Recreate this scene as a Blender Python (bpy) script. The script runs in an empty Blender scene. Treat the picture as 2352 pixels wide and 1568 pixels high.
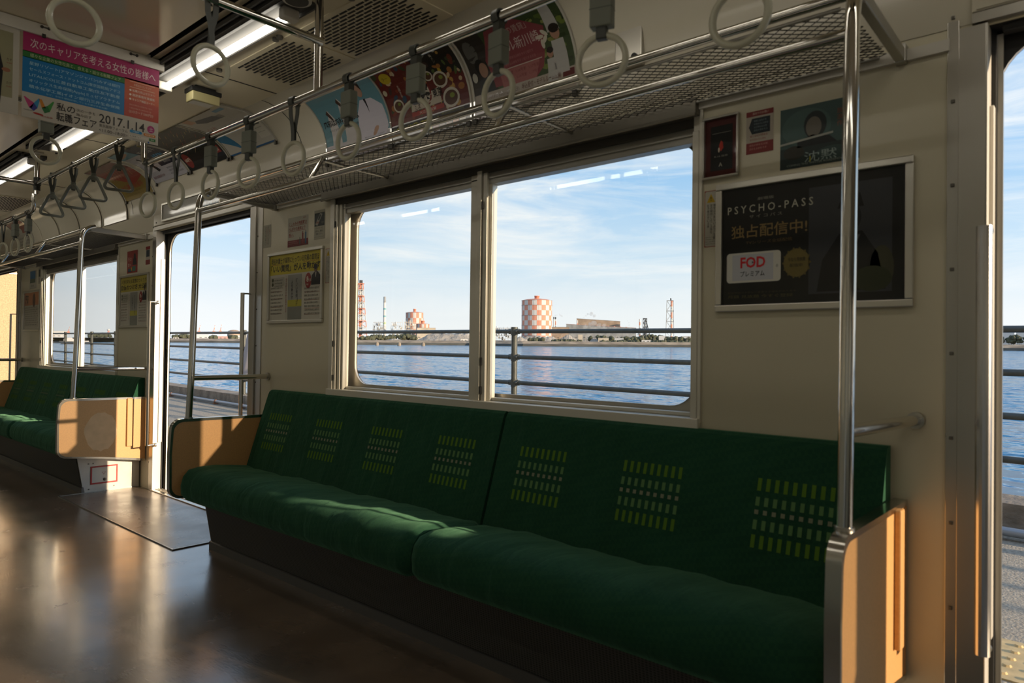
import bpy, bmesh, math, random
from mathutils import Vector, Matrix
random.seed(7)
SC = bpy.context.scene
COL = SC.collection
PI = math.pi

# ------------------------------------------------------------------ camera, light, exposure
EYE = 1.055                                   # eye height above the train floor
FPX = 1600.0
def cam_rows(yaw, pit, rol):
    cy, sy = math.cos(yaw), math.sin(yaw)
    F = Vector((-sy, cy, 0)); Rt = Vector((cy, sy, 0)); U = Vector((0, 0, 1))
    F2 = F*math.cos(pit)+U*math.sin(pit); U2 = -F*math.sin(pit)+U*math.cos(pit)
    R3 = Rt*math.cos(rol)+U2*math.sin(rol); U3 = -Rt*math.sin(rol)+U2*math.cos(rol)
    return Matrix((R3, U3, F2))
MT = cam_rows(0.724129482, 0.0119196840, 0.0129420525)       # camera in the train's frame
MG = cam_rows(math.radians(44.8), -0.0025, 0.0073)           # camera in the level frame of the quay
cam = bpy.data.cameras.new('camera'); camo = bpy.data.objects.new('camera', cam); COL.objects.link(camo)
mw = Matrix((MT[0], MT[1], -MT[2])).transposed().to_4x4(); mw.translation = Vector((0, 0, EYE))
camo.matrix_world = mw
cam.sensor_width = 36.0; cam.lens = FPX/2352*36; cam.clip_start = .02; cam.clip_end = 9000
cam.dof.use_dof = True; cam.dof.focus_distance = 7.0; cam.dof.aperture_fstop = 4.5
SC.camera = camo
SC.view_settings.view_transform = 'Standard'; SC.view_settings.look = 'None'
SC.view_settings.exposure = 0.27; SC.view_settings.gamma = 1.0; SC.view_settings.use_curve_mapping = False
# the train stands canted on a curved quay: OUT turns the level quay frame into the train's frame
OUT = Matrix.Translation((0, 0, EYE)) @ (MT.transposed() @ MG).to_4x4()
def gpt(px, py, z):                            # a measured direction of the photo at distance z, in the quay frame
    return MG.transposed() @ Vector(((px-1176)/FPX*z, -(py-784)/FPX*z, z))

sun = bpy.data.lights.new('sun', 'SUN'); sun.energy = 5.6; sun.angle = math.radians(.6); sun.color = (1, .78, .54)
suno = bpy.data.objects.new('sun', sun); COL.objects.link(suno)
SUNDIR = Vector((1, .190, .205)).normalized()
suno.rotation_euler = (-SUNDIR).to_track_quat('-Z', 'Y').to_euler(); suno.location = (20, 4, 6)

w = bpy.data.worlds.new('sky'); SC.world = w; w.use_nodes = True
nt = w.node_tree; nt.nodes.clear()
def N(nt, t, **k):
    n = nt.nodes.new(t)
    for a, b in k.items(): setattr(n, a, b)
    return n
def ramp(nt, stops, interp='LINEAR'):
    n = N(nt, 'ShaderNodeValToRGB'); n.color_ramp.interpolation = interp
    e = n.color_ramp.elements
    while len(e) > 1: e.remove(e[-1])
    e[0].position = stops[0][0]; e[0].color = (*stops[0][1], 1)
    for p, c in stops[1:]:
        q = e.new(p); q.color = (*c, 1)
    return n
tc = N(nt, 'ShaderNodeTexCoord'); sep = N(nt, 'ShaderNodeSeparateXYZ')
nt.links.new(tc.outputs['Generated'], sep.inputs[0])
grad = ramp(nt, [(0.0, (.80, .82, .82)), (.05, (.76, .80, .82)), (.13, (.54, .69, .81)), (.24, (.31, .53, .78)), (.40, (.26, .46, .72)), (.7, (.16, .32, .60)), (1, (.12, .26, .52))])
nt.links.new(sep.outputs['Z'], grad.inputs[0])
mp = N(nt, 'ShaderNodeMapping'); mp.inputs['Scale'].default_value = (1.3, 1.3, 8.5); mp.inputs['Rotation'].default_value = (0, .12, .3)
nt.links.new(tc.outputs['Generated'], mp.inputs[0])
cn = N(nt, 'ShaderNodeTexNoise'); cn.inputs['Scale'].default_value = 2.4; cn.inputs['Detail'].default_value = 9; cn.inputs['Roughness'].default_value = .62; cn.inputs['Distortion'].default_value = .9
nt.links.new(mp.outputs[0], cn.inputs['Vector'])
cr = ramp(nt, [(.42, (0, 0, 0)), (.55, (.38, .38, .38)), (.70, (.9, .9, .9))])
nt.links.new(cn.outputs['Fac'], cr.inputs[0])
mx = N(nt, 'ShaderNodeMixRGB'); mx.inputs['Color2'].default_value = (.80, .83, .84, 1)
nt.links.new(cr.outputs[0], mx.inputs['Fac']); nt.links.new(grad.outputs[0], mx.inputs['Color1'])
bg = N(nt, 'ShaderNodeBackground'); bg.inputs['Strength'].default_value = 1.0
wo = N(nt, 'ShaderNodeOutputWorld')
nt.links.new(mx.outputs[0], bg.inputs[0]); nt.links.new(bg.outputs[0], wo.inputs[0])

# ------------------------------------------------------------------ materials
MATS = {}
def lin(h):
    h = h.lstrip('#'); return tuple(((int(h[i:i+2], 16)/255)/12.92 if int(h[i:i+2], 16) < 11 else (((int(h[i:i+2], 16)/255)+.055)/1.055)**2.4) for i in (0, 2, 4))
def mat(name, col=(.5, .5, .5), rough=.5, metal=0., spec=.5, coat=0., noise=None, bump=None, emis=None, rvar=None, aniso=False):
    if name in MATS: return MATS[name]
    m = bpy.data.materials.new(name); m.use_nodes = True; t = m.node_tree; b = t.nodes['Principled BSDF']
    b.inputs['Base Color'].default_value = (*col, 1); b.inputs['Roughness'].default_value = rough
    b.inputs['Metallic'].default_value = metal; b.inputs['Specular IOR Level'].default_value = spec
    if coat: b.inputs['Coat Weight'].default_value = coat; b.inputs['Coat Roughness'].default_value = .06
    if emis:
        b.inputs['Emission Color'].default_value = (*emis[0], 1); b.inputs['Emission Strength'].default_value = emis[1]
    co = N(t, 'ShaderNodeTexCoord')
    if noise:                                   # (scale, amount, stretch)
        mpn = N(t, 'ShaderNodeMapping'); mpn.inputs['Scale'].default_value = noise[2] if len(noise) > 2 else (1, 1, 1)
        t.links.new(co.outputs['Object'], mpn.inputs[0])
        n = N(t, 'ShaderNodeTexNoise'); n.inputs['Scale'].default_value = noise[0]; n.inputs['Detail'].default_value = 6
        t.links.new(mpn.outputs[0], n.inputs['Vector'])
        a = noise[1]
        r = ramp(t, [(.3, tuple(c*(1-a) for c in col)), (.7, tuple(min(1, c*(1+a)) for c in col))])
        t.links.new(n.outputs['Fac'], r.inputs[0]); t.links.new(r.outputs[0], b.inputs['Base Color'])
    if rvar:                                    # (scale, lo, hi, stretch)
        mpr = N(t, 'ShaderNodeMapping'); mpr.inputs['Scale'].default_value = rvar[3] if len(rvar) > 3 else (1, 1, 1)
        t.links.new(co.outputs['Object'], mpr.inputs[0])
        n = N(t, 'ShaderNodeTexNoise'); n.inputs['Scale'].default_value = rvar[0]; n.inputs['Detail'].default_value = 5
        t.links.new(mpr.outputs[0], n.inputs['Vector'])
        mr = N(t, 'ShaderNodeMapRange'); mr.inputs['From Min'].default_value = .3; mr.inputs['From Max'].default_value = .7
        mr.inputs['To Min'].default_value = rvar[1]; mr.inputs['To Max'].default_value = rvar[2]
        t.links.new(n.outputs['Fac'], mr.inputs[0]); t.links.new(mr.outputs[0], b.inputs['Roughness'])
    if bump:                                    # (scale, strength, distance, stretch)
        mpb = N(t, 'ShaderNodeMapping'); mpb.inputs['Scale'].default_value = bump[3] if len(bump) > 3 else (1, 1, 1)
        t.links.new(co.outputs['Object'], mpb.inputs[0])
        n = N(t, 'ShaderNodeTexNoise'); n.inputs['Scale'].default_value = bump[0]; n.inputs['Detail'].default_value = 4
        t.links.new(mpb.outputs[0], n.inputs['Vector'])
        bp = N(t, 'ShaderNodeBump'); bp.inputs['Strength'].default_value = bump[1]; bp.inputs['Distance'].default_value = bump[2]
        t.links.new(n.outputs['Fac'], bp.inputs['Height']); t.links.new(bp.outputs[0], b.inputs['Normal'])
    MATS[name] = m
    return m
def paint(hexc, rough=.45):
    return mat('print_'+hexc.lstrip('#')+('_%d' % int(rough*100)), lin(hexc), rough, spec=.4)
def gloss(hexc):                                # printed sheet behind a clear cover
    return mat('sheet_'+hexc.lstrip('#'), lin(hexc), .4, spec=.25, coat=.45)

WALL = mat('cream_melamine', (.61, .565, .42), .30, bump=(2.2, .12, .02), noise=(1.5, .04))
JAMB = mat('jamb_steel', (.68, .65, .58), .36, .25)
WALLG = mat('cream_wall_gloss', (.58, .54, .43), .15, bump=(3.0, .15, .01))
CEIL = mat('ceiling_beige', (.66, .59, .42), .34, bump=(2, .08, .02))
CEILG = mat('ceiling_gloss_panel', (.74, .64, .47), .14, bump=(1.3, .10, .02))
STEEL = mat('brushed_steel', (.50, .48, .43), .28, 1.0, rvar=(2.2, .26, .36))
STEELD = mat('dull_steel', (.42, .41, .37), .38, 1.0, rvar=(4, .28, .5))
CHROME = mat('polished_tube', (.64, .62, .57), .10, 1.0)
ALU = mat('window_aluminium', (.72, .69, .60), .36, .35, rvar=(3, .28, .38))
BLACK = mat('black_rubber', (.012, .012, .012), .6)
DARK = mat('dark_metal', (.05, .047, .04), .45, .4)
SCREW = mat('screw_metal', (.16, .15, .13), .4, .8)
TAN = mat('tan_laminate', (.60, .33, .125), .42, noise=(160, .07, (1, 1, 1)))
WIRE = mat('rack_wire', (.05, .046, .038), .35, .3)
STRAP = mat('strap_vinyl', (.055, .06, .05), .45)
SLEEVE = mat('strap_sleeve', (.20, .215, .175), .5)
RING = mat('strap_ring', (.60, .59, .45), .28, spec=.6)
TRI = mat('strap_triangle_grey', (.16, .17, .145), .3, spec=.6)
PANEL = mat('seat_base_metal', (.10, .092, .08), .42, .5, bump=(420, .5, .002))
KICK = mat('kick_plate', (.17, .16, .145), .35, .7)
WHITEP = mat('white_painted_metal', (.62, .59, .52), .35, noise=(6, .06))
RED = mat('red_enamel', (.42, .035, .03), .4)
LAMPT = mat('fluorescent_tube', (1, 1, 1), .4, emis=((1.0, .93, .80), 8.5))
LAMPH = mat('lamp_housing', (.085, .082, .076), .6, spec=.15)
BOXY = mat('signal_box_cream', (.48, .43, .22), .45)

def fabric(name, col):
    m = bpy.data.materials.new(name); m.use_nodes = True; t = m.node_tree; b = t.nodes['Principled BSDF']
    co = N(t, 'ShaderNodeTexCoord')
    ch = N(t, 'ShaderNodeTexChecker'); ch.inputs['Scale'].default_value = 70
    ch.inputs['Color1'].default_value = (col[0]*.80, col[1]*.86, col[2]*.95, 1); ch.inputs['Color2'].default_value = (*col, 1)
    rot = N(t, 'ShaderNodeMapping'); rot.inputs['Rotation'].default_value = (.6, .3, .785)
    t.links.new(co.outputs['Object'], rot.inputs[0]); t.links.new(rot.outputs[0], ch.inputs['Vector'])
    n = N(t, 'ShaderNodeTexNoise'); n.inputs['Scale'].default_value = 420; t.links.new(co.outputs['Object'], n.inputs['Vector'])
    n2 = N(t, 'ShaderNodeTexNoise'); n2.inputs['Scale'].default_value = 5; n2.inputs['Detail'].default_value = 5; t.links.new(co.outputs['Object'], n2.inputs['Vector'])
    mm = N(t, 'ShaderNodeMixRGB', blend_type='MULTIPLY'); mm.inputs[0].default_value = .5
    r = ramp(t, [(.3, (.55, .55, .55)), (.7, (1, 1, 1))]); t.links.new(n2.outputs['Fac'], r.inputs[0])
    t.links.new(ch.outputs[0], mm.inputs[1]); t.links.new(r.outputs[0], mm.inputs[2]); t.links.new(mm.outputs[0], b.inputs['Base Color'])
    bp = N(t, 'ShaderNodeBump'); bp.inputs['Strength'].default_value = .5; bp.inputs['Distance'].default_value = .002
    t.links.new(n.outputs['Fac'], bp.inputs['Height'])
    mw_ = N(t, 'ShaderNodeMapping'); mw_.inputs['Scale'].default_value = (1, .22, .3); mw_.inputs['Rotation'].default_value = (0, 0, .5); t.links.new(co.outputs['Object'], mw_.inputs[0])
    nw = N(t, 'ShaderNodeTexNoise'); nw.inputs['Scale'].default_value = 13; nw.inputs['Detail'].default_value = 3; nw.inputs['Distortion'].default_value = .6; t.links.new(mw_.outputs[0], nw.inputs['Vector'])
    bw = N(t, 'ShaderNodeBump'); bw.inputs['Strength'].default_value = .45; bw.inputs['Distance'].default_value = .02; t.links.new(nw.outputs['Fac'], bw.inputs['Height']); t.links.new(bp.outputs[0], bw.inputs['Normal']); t.links.new(bw.outputs[0], b.inputs['Normal'])
    b.inputs['Roughness'].default_value = .95; b.inputs['Specular IOR Level'].default_value = .15
    b.inputs['Sheen Weight'].default_value = .35; b.inputs['Sheen Roughness'].default_value = .4; b.inputs['Sheen Tint'].default_value = (.4, .9, .55, 1)
    MATS[name] = m
    return m
GREEN = fabric('green_moquette', (.020, .080, .040))
YG = mat('weave_yellow_green', (.10, .20, .025), .9, spec=.1); LG = mat('weave_light_green', (.11, .22, .085), .9, spec=.1); CR = mat('weave_cream', (.22, .24, .16), .9, spec=.1)

def floor_material():
    m = bpy.data.materials.new('brown_vinyl_floor'); m.use_nodes = True; t = m.node_tree; b = t.nodes['Principled BSDF']
    co = N(t, 'ShaderNodeTexCoord')
    n = N(t, 'ShaderNodeTexNoise'); n.inputs['Scale'].default_value = 3.5; n.inputs['Detail'].default_value = 8; t.links.new(co.outputs['Object'], n.inputs['Vector'])
    r = ramp(t, [(.3, (.115, .080, .053)), (.7, (.185, .132, .088))]); t.links.new(n.outputs['Fac'], r.inputs[0]); t.links.new(r.outputs[0], b.inputs['Base Color'])
    n2 = N(t, 'ShaderNodeTexNoise'); n2.inputs['Scale'].default_value = 5; n2.inputs['Detail'].default_value = 7; n2.inputs['Roughness'].default_value = .7
    t.links.new(co.outputs['Object'], n2.inputs['Vector'])
    mr = N(t, 'ShaderNodeMapRange'); mr.inputs['From Min'].default_value = .3; mr.inputs['From Max'].default_value = .7; mr.inputs['To Min'].default_value = .15; mr.inputs['To Max'].default_value = .30
    t.links.new(n2.outputs['Fac'], mr.inputs[0]); t.links.new(mr.outputs[0], b.inputs['Roughness'])
    mpb = N(t, 'ShaderNodeMapping'); mpb.inputs['Scale'].default_value = (1, 4, 1); mpb.inputs['Rotation'].default_value = (0, 0, .5); t.links.new(co.outputs['Object'], mpb.inputs[0])
    n3 = N(t, 'ShaderNodeTexNoise'); n3.inputs['Scale'].default_value = 38; n3.inputs['Detail'].default_value = 6; t.links.new(mpb.outputs[0], n3.inputs['Vector'])
    n4 = N(t, 'ShaderNodeTexNoise'); n4.inputs['Scale'].default_value = 2.0; t.links.new(co.outputs['Object'], n4.inputs['Vector'])
    b1 = N(t, 'ShaderNodeBump'); b1.inputs['Strength'].default_value = .10; b1.inputs['Distance'].default_value = .004; t.links.new(n3.outputs['Fac'], b1.inputs['Height'])
    b2 = N(t, 'ShaderNodeBump'); b2.inputs['Strength'].default_value = .12; b2.inputs['Distance'].default_value = .04; t.links.new(n4.outputs['Fac'], b2.inputs['Height']); t.links.new(b1.outputs[0], b2.inputs['Normal'])
    t.links.new(b2.outputs[0], b.inputs['Normal']); b.inputs['Specular IOR Level'].default_value = .9
    b.inputs['Coat Weight'].default_value = .5; b.inputs['Coat Roughness'].default_value = .16; b.inputs['Coat IOR'].default_value = 1.6
    return m
FLOOR = floor_material()
PLATE = mat('threshold_vinyl', (.16, .125, .095), .30, spec=.5, noise=(6, .15), rvar=(5, .24, .36), bump=(3, .15, .02))

def glass_material(name, tint=(1, 1, 1), base=.045):
    m = bpy.data.materials.new(name); m.use_nodes = True; t = m.node_tree; t.nodes.clear()
    lw = N(t, 'ShaderNodeLayerWeight'); lw.inputs['Blend'].default_value = .5
    p = N(t, 'ShaderNodeMath', operation='POWER'); p.inputs[1].default_value = 5; t.links.new(lw.outputs['Facing'], p.inputs[0])
    s = N(t, 'ShaderNodeMath', operation='MULTIPLY_ADD'); s.inputs[1].default_value = .9; s.inputs[2].default_value = base; t.links.new(p.outputs[0], s.inputs[0])
    tr = N(t, 'ShaderNodeBsdfTransparent'); tr.inputs[0].default_value = (*tint, 1)
    gl = N(t, 'ShaderNodeBsdfGlossy'); gl.inputs['Roughness'].default_value = 0.0
    mi = N(t, 'ShaderNodeMixShader'); o = N(t, 'ShaderNodeOutputMaterial')
    t.links.new(s.outputs[0], mi.inputs[0]); t.links.new(tr.outputs[0], mi.inputs[1]); t.links.new(gl.outputs[0], mi.inputs[2]); t.links.new(mi.outputs[0], o.inputs[0])
    return m
GLASS = glass_material('window_glass', (.985, .99, .985), .022)

def sea_material():
    m = bpy.data.materials.new('harbour_water'); m.use_nodes = True; t = m.node_tree; b = t.nodes['Principled BSDF']
    co = N(t, 'ShaderNodeTexCoord')
    mpb = N(t, 'ShaderNodeMapping'); mpb.inputs['Scale'].default_value = (.42, 1.0, 1); mpb.inputs['Rotation'].default_value = (0, 0, -.35); t.links.new(co.outputs['Object'], mpb.inputs[0])
    acc = None
    for sc_, am in ((.09, .30), (.40, .9), (1.5, 1.5)):
        n = N(t, 'ShaderNodeTexNoise'); n.inputs['Scale'].default_value = sc_; n.inputs['Detail'].default_value = 5; n.inputs['Roughness'].default_value = .6; t.links.new(mpb.outputs[0], n.inputs['Vector'])
        v = N(t, 'ShaderNodeVectorMath', operation='SUBTRACT'); v.inputs[1].default_value = (.5, .5, .5); t.links.new(n.outputs['Color'], v.inputs[0])
        q = N(t, 'ShaderNodeVectorMath', operation='MULTIPLY'); q.inputs[1].default_value = (am, am*1.6, 0); t.links.new(v.outputs[0], q.inputs[0])
        if acc is None: acc = q.outputs[0]
        else:
            z = N(t, 'ShaderNodeVectorMath', operation='ADD'); t.links.new(acc, z.inputs[0]); t.links.new(q.outputs[0], z.inputs[1]); acc = z.outputs[0]
    z = N(t, 'ShaderNodeVectorMath', operation='ADD'); z.inputs[1].default_value = (0, 0, 1); t.links.new(acc, z.inputs[0])
    vt = N(t, 'ShaderNodeVectorTransform'); vt.vector_type = 'NORMAL'; vt.convert_from = 'OBJECT'; vt.convert_to = 'WORLD'; t.links.new(z.outputs[0], vt.inputs[0])
    z = N(t, 'ShaderNodeVectorMath', operation='NORMALIZE'); t.links.new(vt.outputs[0], z.inputs[0]); t.links.new(z.outputs[0], b.inputs['Normal'])
    n5 = N(t, 'ShaderNodeTexNoise'); n5.inputs['Scale'].default_value = .012; n5.inputs['Detail'].default_value = 4; t.links.new(mpb.outputs[0], n5.inputs['Vector'])
    r = ramp(t, [(.35, (.020, .165, .33)), (.65, (.035, .22, .41))]); t.links.new(n5.outputs['Fac'], r.inputs[0]); t.links.new(r.outputs[0], b.inputs['Base Color'])
    b.inputs['Roughness'].default_value = .12; b.inputs['IOR'].default_value = 1.33; b.inputs['Specular IOR Level'].default_value = .3
    return m
SEA = sea_material()

# ------------------------------------------------------------------ mesh builder
class MB:
    def __init__(s): s.v = []; s.f = []; s.m = []; s.s = []
    def add(s, vs, fs, mi=0, smooth=False):
        o = len(s.v); s.v += [tuple(p) for p in vs]
        for f in fs: s.f.append([i+o for i in f]); s.m.append(mi); s.s.append(smooth)
        return s
    def box(s, a, b, mi=0):
        x0, y0, z0 = a; x1, y1, z1 = b
        vs = [(x0, y0, z0), (x1, y0, z0), (x1, y1, z0), (x0, y1, z0), (x0, y0, z1), (x1, y0, z1), (x1, y1, z1), (x0, y1, z1)]
        return s.add(vs, [(0, 3, 2, 1), (4, 5, 6, 7), (0, 1, 5, 4), (1, 2, 6, 5), (2, 3, 7, 6), (3, 0, 4, 7)], mi)
    def cbox(s, c, d, mi=0, rz=0, rx=0, ry=0):
        m = Matrix.Translation(c) @ Matrix.Rotation(rz, 4, 'Z') @ Matrix.Rotation(ry, 4, 'Y') @ Matrix.Rotation(rx, 4, 'X')
        vs = [m @ Vector((x*d[0]/2, y*d[1]/2, z*d[2]/2)) for z in (-1, 1) for x, y in ((-1, -1), (1, -1), (1, 1), (-1, 1))]
        return s.add(vs, [(0, 3, 2, 1), (4, 5, 6, 7), (0, 1, 5, 4), (1, 2, 6, 5), (2, 3, 7, 6), (3, 0, 4, 7)], mi)
    def tube(s, pts, r, n=12, mi=0, closed=False, caps=True, rad=None):
        pts = [Vector(p) for p in pts]; k = len(pts); rings = []
        prev = None
        for i, p in enumerate(pts):
            if closed: d = (pts[(i+1) % k]-pts[i-1]).normalized()
            elif i == 0: d = (pts[1]-p).normalized()
            elif i == k-1: d = (p-pts[-2]).normalized()
            else: d = ((pts[i+1]-p).normalized()+(p-pts[i-1]).normalized()).normalized()
            if prev is None:
                u = d.orthogonal().normalized()
            else: u = (prev-d*prev.dot(d)).normalized()
            prev = u; v = d.cross(u)
            rr = rad[i] if rad else r
            rings.append([p+(u*math.cos(2*PI*j/n)+v*math.sin(2*PI*j/n))*rr for j in range(n)])
        vs = [q for rg in rings for q in rg]; fs = []
        for i in range(k if closed else k-1):
            a = i*n; b = ((i+1) % k)*n
            for j in range(n): fs.append((a+j, a+(j+1) % n, b+(j+1) % n, b+j))
        s.add(vs, fs, mi, True)
        if caps and not closed:
            s.add(rings[0], [tuple(reversed(range(n)))], mi); s.add(rings[-1], [tuple(range(n))], mi)
        return s
    def prism(s, prof, x0, x1, mi=0, axis='x', smooth=False):  # prof: polygon, (y,z) for x, (x,z) for y, (x,y) for z
        n = len(prof)
        def P(a, t):
            return {'x': (t, a[0], a[1]), 'y': (a[0], t, a[1]), 'z': (a[0], a[1], t)}[axis]
        A = [P(p, x0) for p in prof]; B = [P(p, x1) for p in prof]
        s.add(A+B, [(i, (i+1) % n, n+(i+1) % n, n+i) for i in range(n)], mi, smooth)
        s.add(A, [tuple(reversed(range(n)))], mi); s.add(B, [tuple(range(n))], mi)
        return s
    def strip(s, a, b, mi=0, smooth=False):       # quads between two polylines
        n = len(a); return s.add(list(a)+list(b), [(i, i+1, n+i+1, n+i) for i in range(n-1)], mi, smooth)
    def lathe(s, prof, c, n=24, mi=0, smooth=True, mf=None):      # prof (r,z)
        vs = []; fs = []
        for r, z in prof:
            for j in range(n): vs.append((c[0]+r*math.cos(2*PI*j/n), c[1]+r*math.sin(2*PI*j/n), c[2]+z))
        o = len(s.v); s.v += vs
        for i in range(len(prof)-1):
            for j in range(n):
                s.f.append([o+i*n+j, o+i*n+(j+1) % n, o+(i+1)*n+(j+1) % n, o+(i+1)*n+j]); s.m.append(mf(i, j) if mf else mi); s.s.append(smooth)
        return s
    def sphere(s, c, r, mi=0, n=10, sc=(1, 1, 1)):
        vs = [(c[0]+r*sc[0]*math.sin(PI*i/n)*math.cos(2*PI*j/(2*n)), c[1]+r*sc[1]*math.sin(PI*i/n)*math.sin(2*PI*j/(2*n)), c[2]+r*sc[2]*math.cos(PI*i/n)) for i in range(n+1) for j in range(2*n)]
        fs = [(i*2*n+j, (i+1)*2*n+j, (i+1)*2*n+(j+1) % (2*n), i*2*n+(j+1) % (2*n)) for i in range(n) for j in range(2*n)]
        return s.add(vs, fs, mi, True)
    def build(s, name, mats, parent=None, bevel=0, loc=None, out=False, seg=2):
        me = bpy.data.meshes.new(name)
        if loc is not None: s.v = [(a[0]-loc[0], a[1]-loc[1], a[2]-loc[2]) for a in s.v]
        me.from_pydata(s.v, [], s.f)
        if not isinstance(mats, (list, tuple)): mats = [mats]
        for m in mats: me.materials.append(m)
        me.polygons.foreach_set('material_index', s.m); me.polygons.foreach_set('use_smooth', s.s); me.update()
        o = bpy.data.objects.new(name, me); COL.objects.link(o)
        if parent is not None: o.parent = parent
        elif out: o.matrix_world = OUT @ Matrix.Translation(loc or (0, 0, 0))
        elif loc is not None: o.location = loc
        if bevel:
            b = o.modifiers.new('bevel', 'BEVEL'); b.width = bevel; b.segments = seg; b.limit_method = 'ANGLE'; b.angle_limit = .9
        return o
def tag(o, label=None, cat=None, group=None, kind=None):
    if label: o['label'] = label
    if cat: o['category'] = cat
    if group: o['group'] = group
    if kind: o['kind'] = kind
    return o
def thing(name, label, cat, loc=(0, 0, 0), group=None, out=False, rz=0, kind=None):
    o = bpy.data.objects.new(name, None); COL.objects.link(o); o.empty_display_size = .1
    if out: o.matrix_world = OUT @ Matrix.Translation(loc) @ Matrix.Rotation(rz, 4, 'Z')
    else: o.location = loc; o.rotation_euler = (0, 0, rz)
    return tag(o, label, cat, group, kind)
def copy_tree(o, parent=None):
    c = o.copy(); COL.objects.link(c)
    if parent is not None: c.parent = parent
    for ch in list(o.children): copy_tree(ch, c)
    return c
def arc(c, r, a0, a1, n, f):
    return [f(c[0]+r*math.cos(a0+(a1-a0)*i/n), c[1]+r*math.sin(a0+(a1-a0)*i/n)) for i in range(n+1)]

# ------------------------------------------------------------------ train geometry constants (metres, x along the train, y towards the sea)
WY = 2.08; YC = .73; WYF = 2*YC-WY; OY = 2.15; PER = 5.0
CZ = EYE+1.26
X0, X1 = -13.0, 8.6
DOORS = [-10.29, -5.29, -.265, 4.71]; DW = 1.365; LINT = EYE+.83
WX0, WX1 = -3.065, -1.037; SILL = EYE-.218; WTOP = EYE+.765
def mir(y): return 2*YC-y

def wall(name, side):
    """inner lining and outer skin of one long side, with its door and window openings"""
    f = (lambda y: y) if side > 0 else mir
    mb = MB()
    def slab(x0, x1, z0, z1):
        a, b = sorted((f(WY), f(WY+.012))); mb.box((x0, a, z0), (x1, b, z1))
    xs = []
    for d in DOORS: xs.append(('d', d, d+DW))
    for k in (-2, -1, 0, 1): xs.append(('w', WX0+PER*k, WX1+PER*k))
    xs.sort(key=lambda t: t[1]); cur = X0
    top = EYE+1.02
    for kd, a, b in xs:
        slab(cur, a, 0, top)
        if kd == 'd': slab(a, b, LINT, top)
        else: slab(a, b, 0, SILL); slab(a, b, WTOP, top)
        cur = b
    slab(cur, X1, 0, top)
    # outer skin, rounded openings
    def skin(x0, x1, z0, z1, r, xa, xb, zb):     # opening x0..x1,z0..z1 inside panel xa..xb, floor..zb
        n = 8; pts = []
        for cx, cz, a0 in ((x1-r, z1-r, 0), (x0+r, z1-r, PI/2), (x0+r, z0+r, PI), (x1-r, z0+r, 1.5*PI)):
            rr = r if not (kdd == 'd' and cz < 1) else .001
            ccx = cx+(r-rr if cx > (x0+x1)/2 else -(r-rr)); ccz = cz+(r-rr if cz > (z0+z1)/2 else -(r-rr))
            pts += [(ccx+rr*math.cos(a0+PI/2*i/n), ccz+rr*math.sin(a0+PI/2*i/n)) for i in range(n+1)]
        zc = (z0+z1)/2; xc = (x0+x1)/2; outer = []
        m = len(pts)
        for i, (px, pz) in enumerate(pts):
            q = i//(n+1); t = (i % (n+1))/n
            C = [(xb, zb), (xa, zb), (xa, -.05), (xb, -.05)][q]
            A = {0: (xb, pz), 1: (px, zb), 2: (xa, pz), 3: (px, -.05)}[q]; B = {0: (px, zb), 1: (xa, pz), 2: (px, -.05), 3: (xb, pz)}[q]
            outer.append(A if t < .5 else (B if t > .5 else C))
        for y in (OY, OY+.004):
            vs = [(p[0], f(y), p[1]) for p in pts]+[(p[0], f(y), p[1]) for p in outer]
            mb.add(vs, [(i, (i+1) % m, m+(i+1) % m, m+i) for i in range(m)], (2 if kdd == 'd' else 1) if y == OY else 1)
        # reveal
        mb.add([(p[0], f(WY+.06), p[1]) for p in pts]+[(p[0], f(OY), p[1]) for p in pts], [(i, (i+1) % m, m+(i+1) % m, m+i) for i in range(m)], 1, True)
    for kd, a, b in xs:
        kdd = kd
        if kd == 'd': skin(a+(.015 if a > -1 and a < 0 else .055), b-.045, .0, LINT-.03, .13, a-.16, b+.16, CZ)
        else: skin(a+.10, b-.035, SILL+.035, WTOP-.055, .10, a-.70, b+.60, CZ)
    o = mb.build(name, [WALL, mat('body_outer_steel', (.55, .50, .42), .35, .6), BLACK]); tag(o, kind='structure')
    return o
wall('wall_back', 1); wall('wall_front', -1)

# floor, ceiling, ends
fl = MB().box((X0, mir(OY), -.04), (X1, OY, 0)); tag(fl.build('floor', FLOOR), kind='structure')
def cove(f=lambda y: y, n=10, off=0.0):
    return [(f(1.80+(.25-off)*math.cos(a)), EYE+1.0+(.26-off)*math.sin(a)) for a in [PI/2*i/n for i in range(n+1)]]
cl = MB()
for f in (lambda y: y, mir):
    prof = [(f(WY-.003), EYE+.84), (f(2.058), EYE+.94)]+cove(f)
    cl.strip([(X0, y, z) for y, z in prof], [(X1, y, z) for y, z in prof], 3, True)
    cl.strip([(X0, f(1.80), CZ), (X0, f(1.22), CZ)], [(X1, f(1.80), CZ), (X1, f(1.22), CZ)], 0, False)
    cl.strip([(X0, f(1.22), CZ), (X0, f(1.22), CZ+.05), (X0, f(1.19), CZ+.05), (X0, f(1.19), CZ-.005)], [(X1, f(1.22), CZ), (X1, f(1.22), CZ+.05), (X1, f(1.19), CZ+.05), (X1, f(1.19), CZ-.005)], 2)
cl.strip([(X0, mir(1.19), CZ-.005), (X0, 1.19, CZ-.005)], [(X1, mir(1.19), CZ-.005), (X1, 1.19, CZ-.005)], 1)
for p in cl.f: pass
cl.box((X0, mir(OY), CZ+.10), (X1, OY+.02, CZ+.14), 2)
for k in range(-4, 4):                                # panel joints across the side ceiling
    cl.box((-3.18+1.62*k-.003, 1.44, CZ-.002), (-3.18+1.62*k+.003, 1.80, CZ+.001), 2)
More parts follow.
